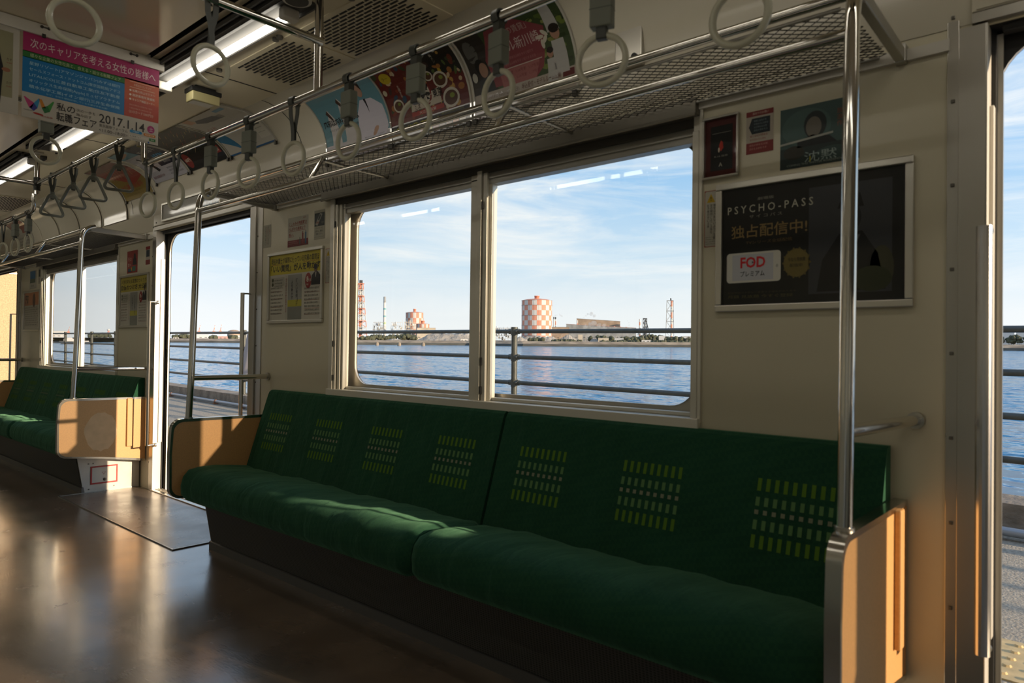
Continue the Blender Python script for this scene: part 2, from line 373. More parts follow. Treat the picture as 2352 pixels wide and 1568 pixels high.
for k in range(len(DOORS)):
    for e in (DOORS[k]-.40, DOORS[k]+DW+.60): 
        pr = [(y-.001, z-.001) for y, z in cove()]
        cl.strip([(e, y, z) for y, z in pr], [(e+.006, y, z) for y, z in pr], 2)
tag(cl.build('ceiling', [CEIL, CEILG, BLACK, WALLG]), kind='structure')
ew = MB().box((X0-.04, mir(OY), 0), (X0, OY, CZ+.1)); tag(ew.build('wall_left', WALL), kind='structure')
ew = MB().box((X1, mir(OY), 0), (X1+.04, OY, CZ+.1)); tag(ew.build('wall_right', WALL), kind='structure')

# ------------------------------------------------------------------ doorways
def doorway(n, a, side=1):
    f = (lambda y: y) if side > 0 else mir
    b = a+DW
    r = thing('door_%d' % n, None, None, kind='structure')
    def bx(mb, x0, x1, y0, y1, z0, z1, mi=0):
        ya, yb = sorted((f(y0), f(y1))); mb.box((x0, ya, z0), (x1, yb, z1), mi)
    p = MB()                                            # left pillar cover: strip with screws, plate
    bx(p, a-.085, a-.059, WY-.006, WY, .0, EYE+.98); bx(p, a-.059, a, WY-.014, WY+.05, 0, LINT+.0)
    bx(p, a, a+.003, WY-.014, WY+.045, 0, LINT, 2); bx(p, a+.003, a+.012, WY+.02, WY+.048, .35, LINT-.2, 2)
    for k in range(9): p.cbox((a-.072, f(WY-.008), .2+.215*k), (.009, .006, .009), 1)
    p.build('left_post', [STEEL, SCREW, JAMB], r, .002)
    p = MB(); bx(p, b, b+.065, WY-.014, WY+.05, 0, LINT); bx(p, b+.065, b+.13, WY-.005, WY, 0, EYE+.98, 0)
    for k in range(9): p.cbox((b+.078, f(WY-.007), .2+.215*k), (.007, .006, .007), 1)
    p.build('right_post', [STEEL, SCREW], r, .002)
    p = MB(); bx(p, a-.03, b+.06, WY-.02, WY+.012, LINT+.003, LINT+.028, 0); bx(p, a, b, WY+.012, WY+.06, LINT-.002, LINT+.05, 1)
    bx(p, a+.03, b-.03, WY+.018, WY+.05, LINT-.02, LINT-.002, 1)
    p.build('lintel', [STEEL, BLACK], r)
    p = MB()                                            # pocket edges: rubber seal, leaf edge
    for x, s in ((a+.001, 1), (b-.001, -1)):
        bx(p, *sorted((x, x+s*.012)), WY+.046, WY+.058, 0, LINT, 1); bx(p, *sorted((x, x+s*.026)), WY+.060, WY+.072, 0, LINT-.01, 0)
    p.build('door_leaf_edge', [STEEL, BLACK], r)
    p = MB(); bx(p, a-.02, b+.02, WY-.02, OY+.01, .0, .010); 
    for k in range(3): bx(p, a, b, WY+.012+k*.018, WY+.018+k*.018, .010, .014)
    p.build('door_sill', [STEEL], r, .002)
    return r
for i, a in enumerate(DOORS): doorway(i+1, a)
for i, a in enumerate(DOORS):                            # closed doors on the camera's side
    r = doorway(i+5, a, -1)
    for x0, x1 in ((a, a+DW/2-.002), (a+DW/2+.002, a+DW)):
        y0, y1 = mir(WY+.058), mir(WY+.03)
        m = MB().box((x0, y0, .01), (x1, y1, .80)).box((x0, y0, 1.72), (x1, y1, LINT)).box((x0, y0, .80), (x0+.14, y1, 1.72)).box((x1-.14, y0, .80), (x1, y1, 1.72))
        m.build('door_leaf', STEEL, r); MB().box((x0+.13, y0+.008, .79), (x1-.13, y0+.013, 1.73)).build('glass_pane', GLASS, r)
# floor plates inside the doors
for i, a in enumerate(DOORS):
    p = MB().box((a-.24, 1.55, .0), (a+DW+.245, WY-.02, .003), 0)
    for q in ((a-.245, a-.237), (a+DW+.237, a+DW+.245)): p.box((q[0], 1.55, 0), (q[1], 2.02, .006), 1)
    p.box((a-.245, 1.545, 0), (a+DW+.245, 1.553, .006), 1)
    tag(p.build('trim_%d' % (i+1), [PLATE, STEELD]), kind='structure')

# ------------------------------------------------------------------ windows
def window(n, dx, side=1):
    f = (lambda y: y) if side > 0 else mir
    a, b = WX0+dx, WX1+dx
    r = thing('window_%d' % n, None, None, kind='structure')
    def bx(mb, x0, x1, y0, y1, z0, z1, mi=0):
        ya, yb = sorted((f(y0), f(y1))); mb.box((x0, ya, z0), (x1, yb, z1), mi)
    # header with raised lip, jambs, sill
    m = MB(); bx(m, a-.085, b, WY-.035, WY+.01, WTOP-.002, WTOP+.052); bx(m, a-.085, b, WY-.04, WY-.03, WTOP-.008, WTOP+.002)
    m.build('window_header', mat('window_header_bronze', (.20, .185, .15), .34, .6), r, .003)
    m = MB(); bx(m, a-.035, a, WY-.010, WY+.05, SILL-.01, WTOP); bx(m, b, b+.012, WY-.010, WY+.05, SILL-.01, WTOP+.05)
    bx(m, b-.022, b, WY-.012, WY+.05, SILL-.01, WTOP-.05); bx(m, b-.022, b, WY-.004, WY+.05, WTOP-.05, WTOP)
    m.build('side_frame', ALU, r, .002)
    m = MB(); bx(m, a-.035, b+.01, WY-.022, WY+.055, SILL-.028, SILL+.006); bx(m, a, b, WY+.03, WY+.055, SILL+.006, SILL+.02)
    m.build('sill', ALU, r, .003)
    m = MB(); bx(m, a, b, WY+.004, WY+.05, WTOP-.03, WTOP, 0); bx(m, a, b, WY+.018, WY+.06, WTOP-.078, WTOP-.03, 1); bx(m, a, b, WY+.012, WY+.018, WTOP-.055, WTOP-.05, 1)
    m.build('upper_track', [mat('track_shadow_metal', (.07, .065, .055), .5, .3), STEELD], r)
    # left sash stile with grooves, mullion
    m = MB()
    for x0, x1, y in ((a+.002, a+.020, WY-.004), (a+.026, a+.046, WY+.004), (a+.052, a+.064, WY+.012)): bx(m, x0, x1, y, y+.035, SILL, WTOP-.03)
    bx(m, a, a+.066, WY+.03, WY+.045, SILL, WTOP-.03)
    for z in (EYE+.635, EYE-.155, EYE+.02): m.cbox((a+.005, f(WY-.006), z), (.008, .006, .03), 1)
    m.build('left_stile', [ALU, BLACK], r, .0015)
    c = a+.972
    m = MB(); bx(m, c, c+.043, WY+.012, WY+.045, SILL, WTOP-.03); bx(m, c+.043, c+.046, WY+.02, WY+.04, SILL, WTOP-.03, 1); bx(m, c+.046, c+.072, WY+.0, WY+.05, SILL, WTOP-.02)
    bx(m, c+.078, c+.100, WY+.006, WY+.05, SILL, WTOP-.03); bx(m, c+.072, c+.117, WY+.02, WY+.05, SILL, WTOP-.03)
    for z in (EYE+.60, EYE-.05, EYE-.17): m.cbox((c+.080, f(WY+.004), z), (.006, .008, .032), 1)
    m.build('mullion', [ALU, BLACK], r, .0015)
    for x0, x1, y in ((a+.06, c+.01, WY+.036), (c+.11, b-.02, WY+.030)):
        m = MB(); bx(m, x0, x1, y, y+.004, SILL+.005, WTOP-.05); m.build('glass_pane', GLASS, r)
    return r
for i, k in enumerate((0, -1, -2, 1)): window(i+1, PER*k)
for i, k in enumerate((0, -1, -2, 1)): window(i+5, PER*k, -1)

# ------------------------------------------------------------------ seats
def by(z): return 2.04-.3158*(-.245-(z-EYE))              # front plane of the backrest
def make_bench(label, group):
    r = thing('bench_seat', label, 'seat', (0, 0, 0), group)
    SEAM = -1.832; L, R_ = -3.628, -.472
    prof = [(1.66, .262), (1.575, .268), (1.548, .300), (1.545, .345), (1.556, .385), (1.585, .415), (1.64, .428), (1.72, .426), (1.82, .414), (1.90, .402), (1.945, .385), (1.95, .30)]
    for a, b in ((L, SEAM-.003), (SEAM+.003, R_)):
        m = MB(); nx = 60; rows = []
        yc, zc = 1.75, .34
        for i in range(nx+1):
            t = i/nx; x = a+(b-a)*t; e = min(x-a, b-x); k = 1-max(0, 1-e/.035)**2*.10
            row = []
            for y, z in prof:
                s = .004*math.sin(x*9+y*5)+.003*math.sin(x*21+1.7*y)+.0022*math.sin(x*47+y*60) if z > .38 else 0
                row.append((x, yc+(y-yc)*k, zc+(z-zc)*k+s))
            rows.append(row)
        n = len(prof); m.v = [p for q in rows for p in q]
        for i in range(nx):
            for j in range(n-1): m.f.append([i*n+j, (i+1)*n+j, (i+1)*n+j+1, i*n+j+1]); m.m.append(0); m.s.append(True)
        m.add(rows[0], [tuple(range(n))]); m.add(rows[-1], [tuple(reversed(range(n)))])
        m.build('seat_cushion', GREEN, r)
        # backrest with woven seat marks
        m = MB(); th = .012
        pf = [(by(.36), .36), (by(.55), .55), (by(.72), .72), (by(.785), .785), (by(.80)+.004, .803), (by(.81)+.014, .812), (2.075, .812), (2.078, .40), (2.06, .36)]
        m.prism(pf, a+.004, b-.004, 0)
        rowz = [(-.363, -.398, 1), (-.415, -.439, 2), (-.450, -.462, 3), (-.477, -.503, 2), (-.517, -.552, 1)]
        for q in range(7):
            x0 = -3.532+.4545*q
            if not (a < x0+.1 < b): continue
            for c in range(9):
                xa = x0+c*.0252; 
                for z0, z1, mi in rowz:
                    za, zb = EYE+z1, EYE+z0
                    m.add([(xa, by(za)-.0012, za), (xa+.0115, by(za)-.0012, za), (xa+.0115, by(zb)-.0012, zb), (xa, by(zb)-.0012, zb)], [(0, 1, 2, 3)], mi)
        m.build('backrest', [GREEN, YG, LG, CR], r)
    # base: slanted perforated front, kick plate, end faces
    m = MB(); m.prism([(1.70, .02), (1.655, .27), (2.07, .27), (2.07, .0), (1.70, .0)], -3.575, -.535, 0)
    m.build('base_panel', [mat('base_end_white', (.56, .53, .47), .35, .2, noise=(9, .08))], r)
    m = MB(); m.add([(-3.56, 1.6915, .045), (-.55, 1.6915, .045), (-.55, 1.6520, .262), (-3.56, 1.6520, .262)], [(0, 1, 2, 3)]); m.build('perforated_front', PERF, r)
    m = MB(); m.prism([(1.688, .0), (1.688, .038), (1.70, .045), (1.71, .0)], -3.578, -.532); m.build('kick_plate', KICK, r)
    for x in (-3.5, -3.17, -2.84, -2.4, -1.93, -1.75, -1.3, -.9, -.6):
        MB().cbox((x, 1.655, .258), (.016, .02, .016)).build('mounting_clip', DARK, r)
    # fire-cock hatch in the right end face
    x = -.534
    h = MB(); h.box((x, 1.75, .062), (x+.003, 1.915, .178)); hp = h.build('access_hatch', WHITEP, r); tag(hp, 'white hatch with a red border')
    e = MB(); 
    for a_, b_ in (((1.744, .056), (1.921, .066)), ((1.744, .174), (1.921, .184)), ((1.744, .056), (1.753, .184)), ((1.912, .056), (1.921, .184))): e.box((x, a_[0], a_[1]), (x+.005, b_[0], b_[1]))
    e.build('hatch_border', RED, hp)
    k = MB(); k.sphere((x+.005, 1.835, .085), .011, n=6); k.build('hatch_knob', SCREW, hp)
    t = MB(); yy, zz = 1.83, .13
    P = [(yy-.011, zz+.008), (yy+.011, zz+.008), (yy, zz-.010)]
    for i in range(3):
        A, B = P[i], P[(i+1) % 3]; t.tube([(x+.0035, A[0], A[1]), (x+.0035, B[0], B[1])], .0009, 4)
    t.build('triangle_mark', RED, hp)
    for y, z in ((1.73, .205), (1.76, .205), (1.735, .024), (1.90, .030)): k = MB(); k.cbox((x+.002, y, z), (.004, .008, .008)); k.build('screw', SCREW, r)
    return r
def perf_material():
    m = bpy.data.materials.new('perforated_metal'); m.use_nodes = True; t = m.node_tree; b = t.nodes['Principled BSDF']
    co = N(t, 'ShaderNodeTexCoord'); sp = N(t, 'ShaderNodeSeparateXYZ'); t.links.new(co.outputs['Object'], sp.inputs[0])
    def tri(out, s, ph=0.):
        a = N(t, 'ShaderNodeMath', operation='MULTIPLY_ADD'); a.inputs[1].default_value = s; a.inputs[2].default_value = ph; t.links.new(out, a.inputs[0])
        b_ = N(t, 'ShaderNodeMath', operation='PINGPONG'); b_.inputs[1].default_value = .5; t.links.new(a.outputs[0], b_.inputs[0]); return b_.outputs[0]
    u = tri(sp.outputs['X'], 85); v = tri(sp.outputs['Z'], 140)
    gu = N(t, 'ShaderNodeMath', operation='GREATER_THAN'); gu.inputs[1].default_value = .2; t.links.new(u, gu.inputs[0])
    gv = N(t, 'ShaderNodeMath', operation='GREATER_THAN'); gv.inputs[1].default_value = .25; t.links.new(v, gv.inputs[0])
    mu = N(t, 'ShaderNodeMath', operation='MULTIPLY'); t.links.new(gu.outputs[0], mu.inputs[0]); t.links.new(gv.outputs[0], mu.inputs[1])
    mi = N(t, 'ShaderNodeMixRGB'); mi.inputs['Color1'].default_value = (.105, .10, .085, 1); mi.inputs['Color2'].default_value = (.02, .019, .016, 1)
    t.links.new(mu.outputs[0], mi.inputs[0]); t.links.new(mi.outputs[0], b.inputs['Base Color']); b.inputs['Metallic'].default_value = .4; b.inputs['Roughness'].default_value = .45
    return m
PERF = perf_material()
bench = make_bench('near green moquette bench seat with yellow-green woven seat marks, under the large window', 'green bench seats')
b2 = copy_tree(bench); b2.location = (-PER, 0, 0); b2['label'] = 'far green bench seat at the left, beyond the open doorway'

def rrect(y0, y1, z0, z1, r, n=6):
    out = []
    for cy, cz, a0 in ((y1-r, z1-r, 0), (y0+r, z1-r, PI/2), (y0+r, z0+r, PI), (y1-r, z0+r, 1.5*PI)):
        out += [(cy+r*math.cos(a0+PI/2*i/n), cz+r*math.sin(a0+PI/2*i/n)) for i in range(n+1)]
    return out
def partition(right, label):
    s = 1 if right else -1
    r = thing('seat_end_panel', label, 'seat panel', (0, 0, 0), 'tan seat end panels')
    r0, n = .055, 7
    pts = [(2.072, .672), (1.512+r0, .676)]
    pts += [(1.512+r0-r0*math.sin(PI/2*i/n), .676-r0+r0*math.cos(PI/2*i/n)) for i in range(1, n+1)]
    pts += [(1.505, .50), (1.507, .33+.0)]
    pts += [(1.510+r0-r0*math.cos(PI/2*i/n)-.003, .275+r0-r0*math.sin(PI/2*i/n)) for i in range(1, n+1)]
    pts += [(1.80, .248), (2.072, .205)]
    th = .014; x = (-.450 if right else -3.650)
    m = MB(); m.prism([(a, b) for a, b in pts][::1], x-th, x+th); pn = m.build('panel', TAN, r)
    # steel edging wraps the rim
    m = MB(); c = (1.79, .45); nn = len(pts)
    inner = [(c[0]+(a-c[0])*(.965 if a < 2.0 else 1), c[1]+(b-c[1])*.945) for a, b in pts]
    outr = [(c[0]+(a-c[0])*(1.006 if a < 2.0 else 1), c[1]+(b-c[1])*1.01) for a, b in pts]
    for xx in (x-th-.002, x+th+.002):
        m.add([(xx, a, b) for a, b in inner]+[(xx, a, b) for a, b in outr], [(i, i+1, nn+i+1, nn+i) for i in range(nn-1)])
    m.add([(x-th-.002, a, b) for a, b in outr]+[(x+th+.002, a, b) for a, b in outr], [(i, i+1, nn+i+1, nn+i) for i in range(nn-1)], 0, True)
    m.build('steel_edging', mat('edging_steel', (.55, .53, .48), .18, 1.0), r)
    if right:
        m = MB(); m.box((x+th, 1.940, .32), (x+th+.016, 1.978, .668)); m.build('grip_rib', TAN, r, .004)
    return r
pa = partition(True, 'tan laminate end panel with steel edging at the right of the near bench')
pb = partition(False, 'tan laminate end panel at the left of the near bench, striped with sunlight')
for src, lab in ((pa, 'sunlit tan end panel of the far bench, next to the open doorway'), (pb, 'tan end panel at the far left end of the far bench')):
    c = copy_tree(src); c.location = (-PER, 0, 0); c['label'] = lab
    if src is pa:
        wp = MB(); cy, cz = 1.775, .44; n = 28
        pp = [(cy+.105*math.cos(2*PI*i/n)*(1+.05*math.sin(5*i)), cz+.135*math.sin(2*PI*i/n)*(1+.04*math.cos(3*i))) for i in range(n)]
        wp.add([(-.4352, a, b) for a, b in pp], [tuple(range(n))]); o = wp.build('pale_patch', mat('pale_laminate', (.68, .45, .235), .5, noise=(14, .10)), c)  # lighter mottled oval on the panel's outer face

def pole(right, label):
    s = 1 if right else -1
    x = -.457 if right else -3.650
    r = thing('grab_pole', label, 'pole', (0, 0, 0), 'grab poles at the bench ends')
    zt = EYE+.72
    pts = [(x, 1.70, EYE+.826)]+[(x, 1.705-.09*math.sin(a)*1.0, EYE+.826-.10*(1-math.cos(a))) for a in [PI/2*i/6 for i in range(1, 7)]]
    pts = [(x, 1.72, EYE+.828), (x, 1.695, EYE+.822), (x, 1.668, EYE+.806), (x, 1.648, EYE+.78), (x, 1.638, EYE+.745), (x, 1.634, EYE+.70), (x, 1.612, EYE-.168), (x, 1.603, .678)]
    MB().tube(pts, .0165, 16).build('upright', CHROME, r)
    wx_ = -.416 if right else -3.708
    MB().tube([(x, 1.612, EYE-.168), (wx_, WY+.001, EYE-.171)], .0145, 14).build('side_bar', CHROME, r)
    m = MB(); m.tube([(wx_-.001, WY-.012, EYE-.171), (wx_, WY, EYE-.171)], .022, 16); m.build('wall_flange', STEEL, r)
    m = MB(); m.tube([(x, 1.603, .676), (x, 1.603, .684)], .021, 16); m.build('foot_collar', STEEL, r)
    return r
p1 = pole(True, 'chrome grab pole rising from the end panel at the right of the near bench')
p2 = pole(False, 'chrome grab pole at the left end of the near bench, seen against the open doorway')
for src, lab in ((p1, 'chrome grab pole at the doorway end of the far bench'), (p2, 'chrome grab pole at the left end of the far bench')):
    c = copy_tree(src); c.location = (-PER, 0, 0); c['label'] = lab

def door_bar(x, label, wide=.034):
    r = thing('door_handrail', label, 'handrail', (x, 2.02, .335), 'flat handrails beside the doorways')
    m = MB(); n = 8
    pr = [(wide/2*math.cos(PI+PI*i/n), .014*math.sin(PI+PI*i/n)) for i in range(n+1)]
    m.prism(pr, 0, 1.035, axis='z', smooth=False); m.build('bar', mat('bar_steel', (.64, .62, .60), .22, 1.0), r)
    for z in (.0, 1.03):
        q = MB(); q.tube([(0, 0, z), (0, .02, z+.002), (0, .052, z+.002)], .005, 8); q.tube([(0, .048, z), (0, .060, z)], .013, 12); q.build('bracket', STEEL, r)
    return r
for x, lab in ((-.262, 'flat steel door handrail at the far right, on the pillar beside the right doorway'), (-3.905, 'flat steel door handrail on the right pillar of the left doorway, dark against the water'),
               (-5.262, 'bright flat steel door handrail beside the sunlit end panel of the far bench'), (-8.905, 'flat steel door handrail on the pillar at the far left edge')):
    door_bar(x, lab)

# ------------------------------------------------------------------ luggage racks
def make_rack(label):
    r = thing('luggage_rack', label, 'luggage rack', (0, 0, 0), 'luggage racks')
    A, B = -3.655, -.455
    MB().tube([(A, 1.70, EYE+.826), (B, 1.70, EYE+.826)], .0125, 14).build('upper_rail', CHROME, r)
    MB().tube([(A, 1.634, EYE+.708), (B, 1.634, EYE+.708)], .0125, 14).build('lower_rail', CHROME, r)
    MB().tube([(A+.05, 1.715, EYE+.806), (B-.05, 1.715, EYE+.806)], .005, 8).tube([(A+.05, 2.055, EYE+.802), (B-.05, 2.055, EYE+.802)], .006, 8).build('net_rod', STEELD, r)
    m = MB(); m.box((A+.03, 2.066, EYE+.782), (B+.11, WY, EYE+.812)); m.build('wall_strip', WHITEP, r)
    for x in (-2.60, -1.53):
        q = MB(); q.tube([(x, 1.70, EYE+.826), (x, 1.637, EYE+.715)], .010, 12); q.build('strut', CHROME, r)
        q = MB(); q.tube([(x, 1.70, EYE+.805), (x, 2.06, EYE+.800)], .008, 10); q.build('cross_arm', STEEL, r)
    for x in (A+.012, B):
        q = MB(); q.cbox((x, 1.885, EYE+.802), (.024, .39, .034), rx=-.04); q.box((x-.014, 2.05, EYE+.775), (x+.014, WY, EYE+.825)); q.build('end_bracket', STEELD, r, .003)
    # woven wire net
    m = MB(); y0, y1 = 1.715, 2.055; nx = 94; ny = 14; x0 = A+.03; x1 = B-.03; dx = (x1-x0)/nx; dy = (y1-y0)/ny; t = .0015
    def sag(x, y): return EYE+.805-.008*math.sin(PI*(y-y0)/(y1-y0))
    for i in range(nx):
        for j in range(ny):
            xa, xb = x0+i*dx, x0+(i+1)*dx; ya, yb = y0+j*dy, y0+(j+1)*dy
            for (p, q) in ((((xa+xb)/2, ya), (xb if (j % 1) == 0 else xa, (ya+yb)/2)), ((xb, (ya+yb)/2), ((xa+xb)/2, yb)), (((xa+xb)/2, ya), (xa, (ya+yb)/2)), ((xa, (ya+yb)/2), ((xa+xb)/2, yb))):
                d = Vector((q[0]-p[0], q[1]-p[1], 0)).normalized(); s = Vector((-d.y, d.x, 0))*t; za, zb = sag(*p), sag(*q)
                P = Vector((p[0], p[1], za)); Q = Vector((q[0], q[1], zb)); up = Vector((0, 0, t))
                m.add([P+s, P+up, P-s, P-up, Q+s, Q+up, Q-s, Q-up], [(0, 1, 5, 4), (1, 2, 6, 5), (2, 3, 7, 6), (3, 0, 4, 7)], 0, True)
    m.build('wire_net', WIRE, r)
    return r
rk = make_rack('chrome luggage rack with wire net above the large window')
c = copy_tree(rk); c.location = (-PER, 0, 0); c['label'] = 'chrome luggage rack with wire net above the far bench at the left'

# ------------------------------------------------------------------ overhead rails
HY, HZ, TZ = 1.35, EYE+.883, EYE+1.055
def bend(p, q, r_, n=5): return None
def low_rail(x0, x1, label, side=1):
    f = (lambda y: y) if side > 0 else mir
    r = thing('overhead_handrail', label, 'handrail', (0, 0, 0), 'overhead handrails')
    y = f(HY)
    def corner(x, sx): return [(x+sx*.05, y, HZ), (x+sx*.02, y, HZ+.008), (x+sx*.004, y, HZ+.03), (x, y, HZ+.06)]
    pts = [(x0, y, TZ-.06), ]+list(reversed(corner(x0, 1)))+corner(x1, -1)+[(x1, y, TZ-.06)]
    MB().tube(pts, .0148, 14).build('rail', CHROME, r)
    xm = (x0+x1)/2-.045
    MB().tube([(xm, y, HZ), (xm, y, CZ)], .0148, 14).build('ceiling_post', CHROME, r)
    q = MB(); q.cbox((xm, y, CZ-.004), (.09, .05, .008)); q.build('flange', STEEL, r)
    return r
def high_rail(x0, x1, label, side=1):
    f = (lambda y: y) if side > 0 else mir
    r = thing('overhead_handrail', label, 'handrail', (0, 0, 0), 'overhead handrails')
    y = f(HY); MB().tube([(x0, y, TZ), (x1, y, TZ)], .0148, 14).build('rail', CHROME, r)
    for x in (x0+.02, x1-.04):
        MB().tube([(x, y, TZ-.07), (x, y, CZ)], .0148, 14).build('ceiling_post', CHROME, r)
        q = MB(); q.cbox((x, y, CZ-.004), (.09, .05, .008)); q.build('flange', STEEL, r)
        q = MB(); q.tube([(x-.03, y, TZ), (x+.03, y, TZ)], .021, 12); q.tube([(x, y, TZ-.045), (x, y, TZ+.04)], .020, 12); q.build('clamp', mat('clamp_black', (.05, .05, .045), .35, .5), r)
    return r
def crossbar(x, label):
    r = MB().tube([(x, HY, TZ), (x, mir(HY), TZ)], .0138, 14).build('ceiling_crossbar', CHROME)
    return tag(r, label, 'handrail', 'crossbars under the ceiling')
low_rail(-3.625, -.50, 'chrome overhead handrail above the near bench, carrying ring straps')
low_rail(-8.625, -5.455, 'chrome overhead handrail above the far bench')
high_rail(-5.42, -3.64, 'raised chrome overhead handrail in front of the left doorway, carrying triangle straps')
low_rail(-3.625, -.50, 'chrome overhead handrail above the camera, carrying the strap cut off by the top edge', -1)
for x, lab in ((-2.09, 'chrome crossbar under the ceiling, over the middle of the near bench'), (-5.40, 'chrome crossbar under the ceiling at the far side of the left doorway'), (-3.58, 'chrome crossbar behind the hanging posters')):
    crossbar(x, lab)

# ------------------------------------------------------------------ hand straps
def ring_mesh(m, R_, r_, zc, n=32, k=10):
    m.tube([(R_*math.cos(2*PI*i/n), 0, zc+R_*math.sin(2*PI*i/n)) for i in range(n)], r_, k, closed=True)
def make_strap(kind, label):
    r = thing('hand_strap', label, 'hand strap', (0, 0, 0), 'round hand straps' if kind != 'tri' else 'triangular hand straps')
    def loop(mb, w2=.011, ro=.0185, th=.003):      # belt around the rail
        n = 12; a = []
        for i in range(n+1):
            an = -PI*.25+PI*1.5*i/n; a.append((ro*math.cos(an), ro*math.sin(an)))
        for rr in (ro, ro+th):
            A = [(-w2, y*rr/ro, z*rr/ro) for y, z in a]; B = [(w2, y*rr/ro, z*rr/ro) for y, z in a]; mb.strip(A, B, 0, True)
        for s in (-w2, w2): mb.strip([(s, y, z) for y, z in a], [(s, y*(ro+th)/ro, z*(ro+th)/ro) for y, z in a])
    m = MB(); loop(m)
    if kind == 'sleeve':
        m.box((-.012, -.011, -.05), (.012, .011, -.012)); m.build('belt', STRAP, r); MB().box((-.013, -.010, -.155), (.013, .010, -.11)).build('belt_loop', STRAP, r, .003)
        s = MB(); s.box((-.027, -.015, -.127), (.027, .015, -.040)); sl = s.build('sleeve', SLEEVE, r, .003)
        MB().box((-.0273, -.0153, -.085), (.0273, .0153, -.0835)).build('sleeve_joint', STRAP, sl)
    else:
        for sx in (-1, 1):
            if sx > 0: m.build('belt', STRAP, r); m = MB()
            xs = [sx*.016, sx*.014, sx*.004, 0, 0]; zs = [-.012, -.045, -.085, -.115, -.148]
            A = []; 
            for x, z in zip(xs, zs): A.append((x, z))
            for i in range(4):
                (xa, za), (xb, zb) = A[i], A[i+1]; wv = .009; yy = sx*.003
                m.add([(xa-wv, yy-.0015, za), (xa+wv, yy-.0015, za), (xb+wv, yy-.0015, zb), (xb-wv, yy-.0015, zb), (xa-wv, yy+.0015, za), (xa+wv, yy+.0015, za), (xb+wv, yy+.0015, zb), (xb-wv, yy+.0015, zb)], [(0, 1, 2, 3), (4, 7, 6, 5), (0, 3, 7, 4), (1, 5, 6, 2), (3, 2, 6, 7)])
        m.build('belt', STRAP, r)
    q = MB()
    if kind == 'tri':
        hw = .062; pts = []
        cs = [((0, -.140), .022, PI*1/6, PI*5/6), ((-hw+.014, -.232), .016, PI*5/6, PI*1.5), ((hw-.014, -.232), .016, -PI/2, PI/6)]
        for (cx, cz), rr, a0, a1 in cs: pts += [(cx+rr*math.cos(a0+(a1-a0)*i/5), 0, cz+rr*math.sin(a0+(a1-a0)*i/5)) for i in range(6)]
        q.tube(pts, .0082, 10, closed=True); q.build('grip_triangle', TRI, r)
        MB().box((-.012, -.006, -.142), (.012, .006, -.10)).build('grip_collar', TRI, r)
    else:
        ring_mesh(q, .0575, .0078, -.203); q.build('grip_ring', RING, r)
    return r
PROTO = {}
def strap(kind, x, y, z, rz, label):
    if kind not in PROTO: o = make_strap(kind, label); PROTO[kind] = o
    else: o = copy_tree(PROTO[kind]); o['label'] = label
    o.location = (x, y, z); o.rotation_euler = (0, 0, rz)
ORD = ['first', 'second', 'third', 'fourth', 'fifth', 'sixth', 'seventh', 'eighth', 'ninth', 'tenth']
near = [(-.590, 'sleeve', .05), (-.925, 'sleeve', .30), (-1.255, 'sleeve', -.10), (-1.59, 'sleeve', .12), (-1.925, 'sleeve', .02), (-2.26, 'belt', .15), (-2.585, 'sleeve', .22), (-2.91, 'sleeve', .12), (-3.25, 'belt', .16), (-3.565, 'belt', .22)]
for i, (x, k, rz) in enumerate(near):
    strap(k, x, HY, HZ, rz, 'cream ring strap with %s, %s from the right above the near bench' % ('grey sleeve' if k == 'sleeve' else 'bare dark belt', ORD[i]))
for i, x in enumerate((-3.95, -4.33, -4.67, -5.07)):
    strap('tri', x, HY, TZ, PI/2-.25+.12*i, 'grey triangular hand strap, %s from the right in front of the left doorway' % ORD[i])
for i, (x, k) in enumerate(((-5.58, 'sleeve'), (-5.90, 'sleeve'), (-6.22, 'belt'), (-6.55, 'belt'))):
    strap(k, x, HY, HZ, .06*i+.1, 'small cream ring strap with %s, %s from the right above the far bench' % ('sleeve' if k == 'sleeve' else 'bare belt', ORD[i]))
strap('belt', -2.09, .965, TZ, PI/2+.12, 'large cream ring hand strap hanging in front of the fluorescent lamp')
strap('belt', -2.09, .60, TZ, PI/2-.1, 'cream ring hand strap at the top left, cut off by the top edge')
strap('sleeve', -3.58, .925, TZ, PI/2+.1, 'cream ring hand strap with a sleeve, hanging just below the career fair poster')

# ------------------------------------------------------------------ ceiling things
def lamp(x0, y, label, side=1):
    f = (lambda v: v) if side > 0 else mir
    r = thing('fluorescent_lamp', label, 'ceiling light', (x0, f(y), CZ), 'fluorescent lamps in two rows')
    L = 1.40; s = side
    def bx(mb, xa, xb, ya, yb, za, zb):
        a, b = sorted((s*ya, s*yb)); mb.box((xa, a, za), (xb, b, zb))
    m = MB(); bx(m, 0, L, -.105, .065, -.010, .004); bx(m, 0, L, -.105, -.098, -.026, 0); bx(m, 0, L, -.078, -.064, -.028, 0); bx(m, 0, L, .058, .065, -.022, 0)
    m.add([(0, s*-.06, -.03), (L, s*-.06, -.03), (L, s*-.028, -.012), (0, s*-.028, -.012)], [(0, 1, 2, 3)]); m.build('reflector', LAMPH, r)
    MB().tube([(.22, s*.020, -.030), (1.28, s*.020, -.030)], .014, 16).build('tube', LAMPT, r)
    for x in (.19, 1.30):
        q = MB(); bx(q, x-.02, x+.02, -.02, .045, -.052, -.01); q.build('end_cap', WHITEP, r, .006)
    return r
k = 0
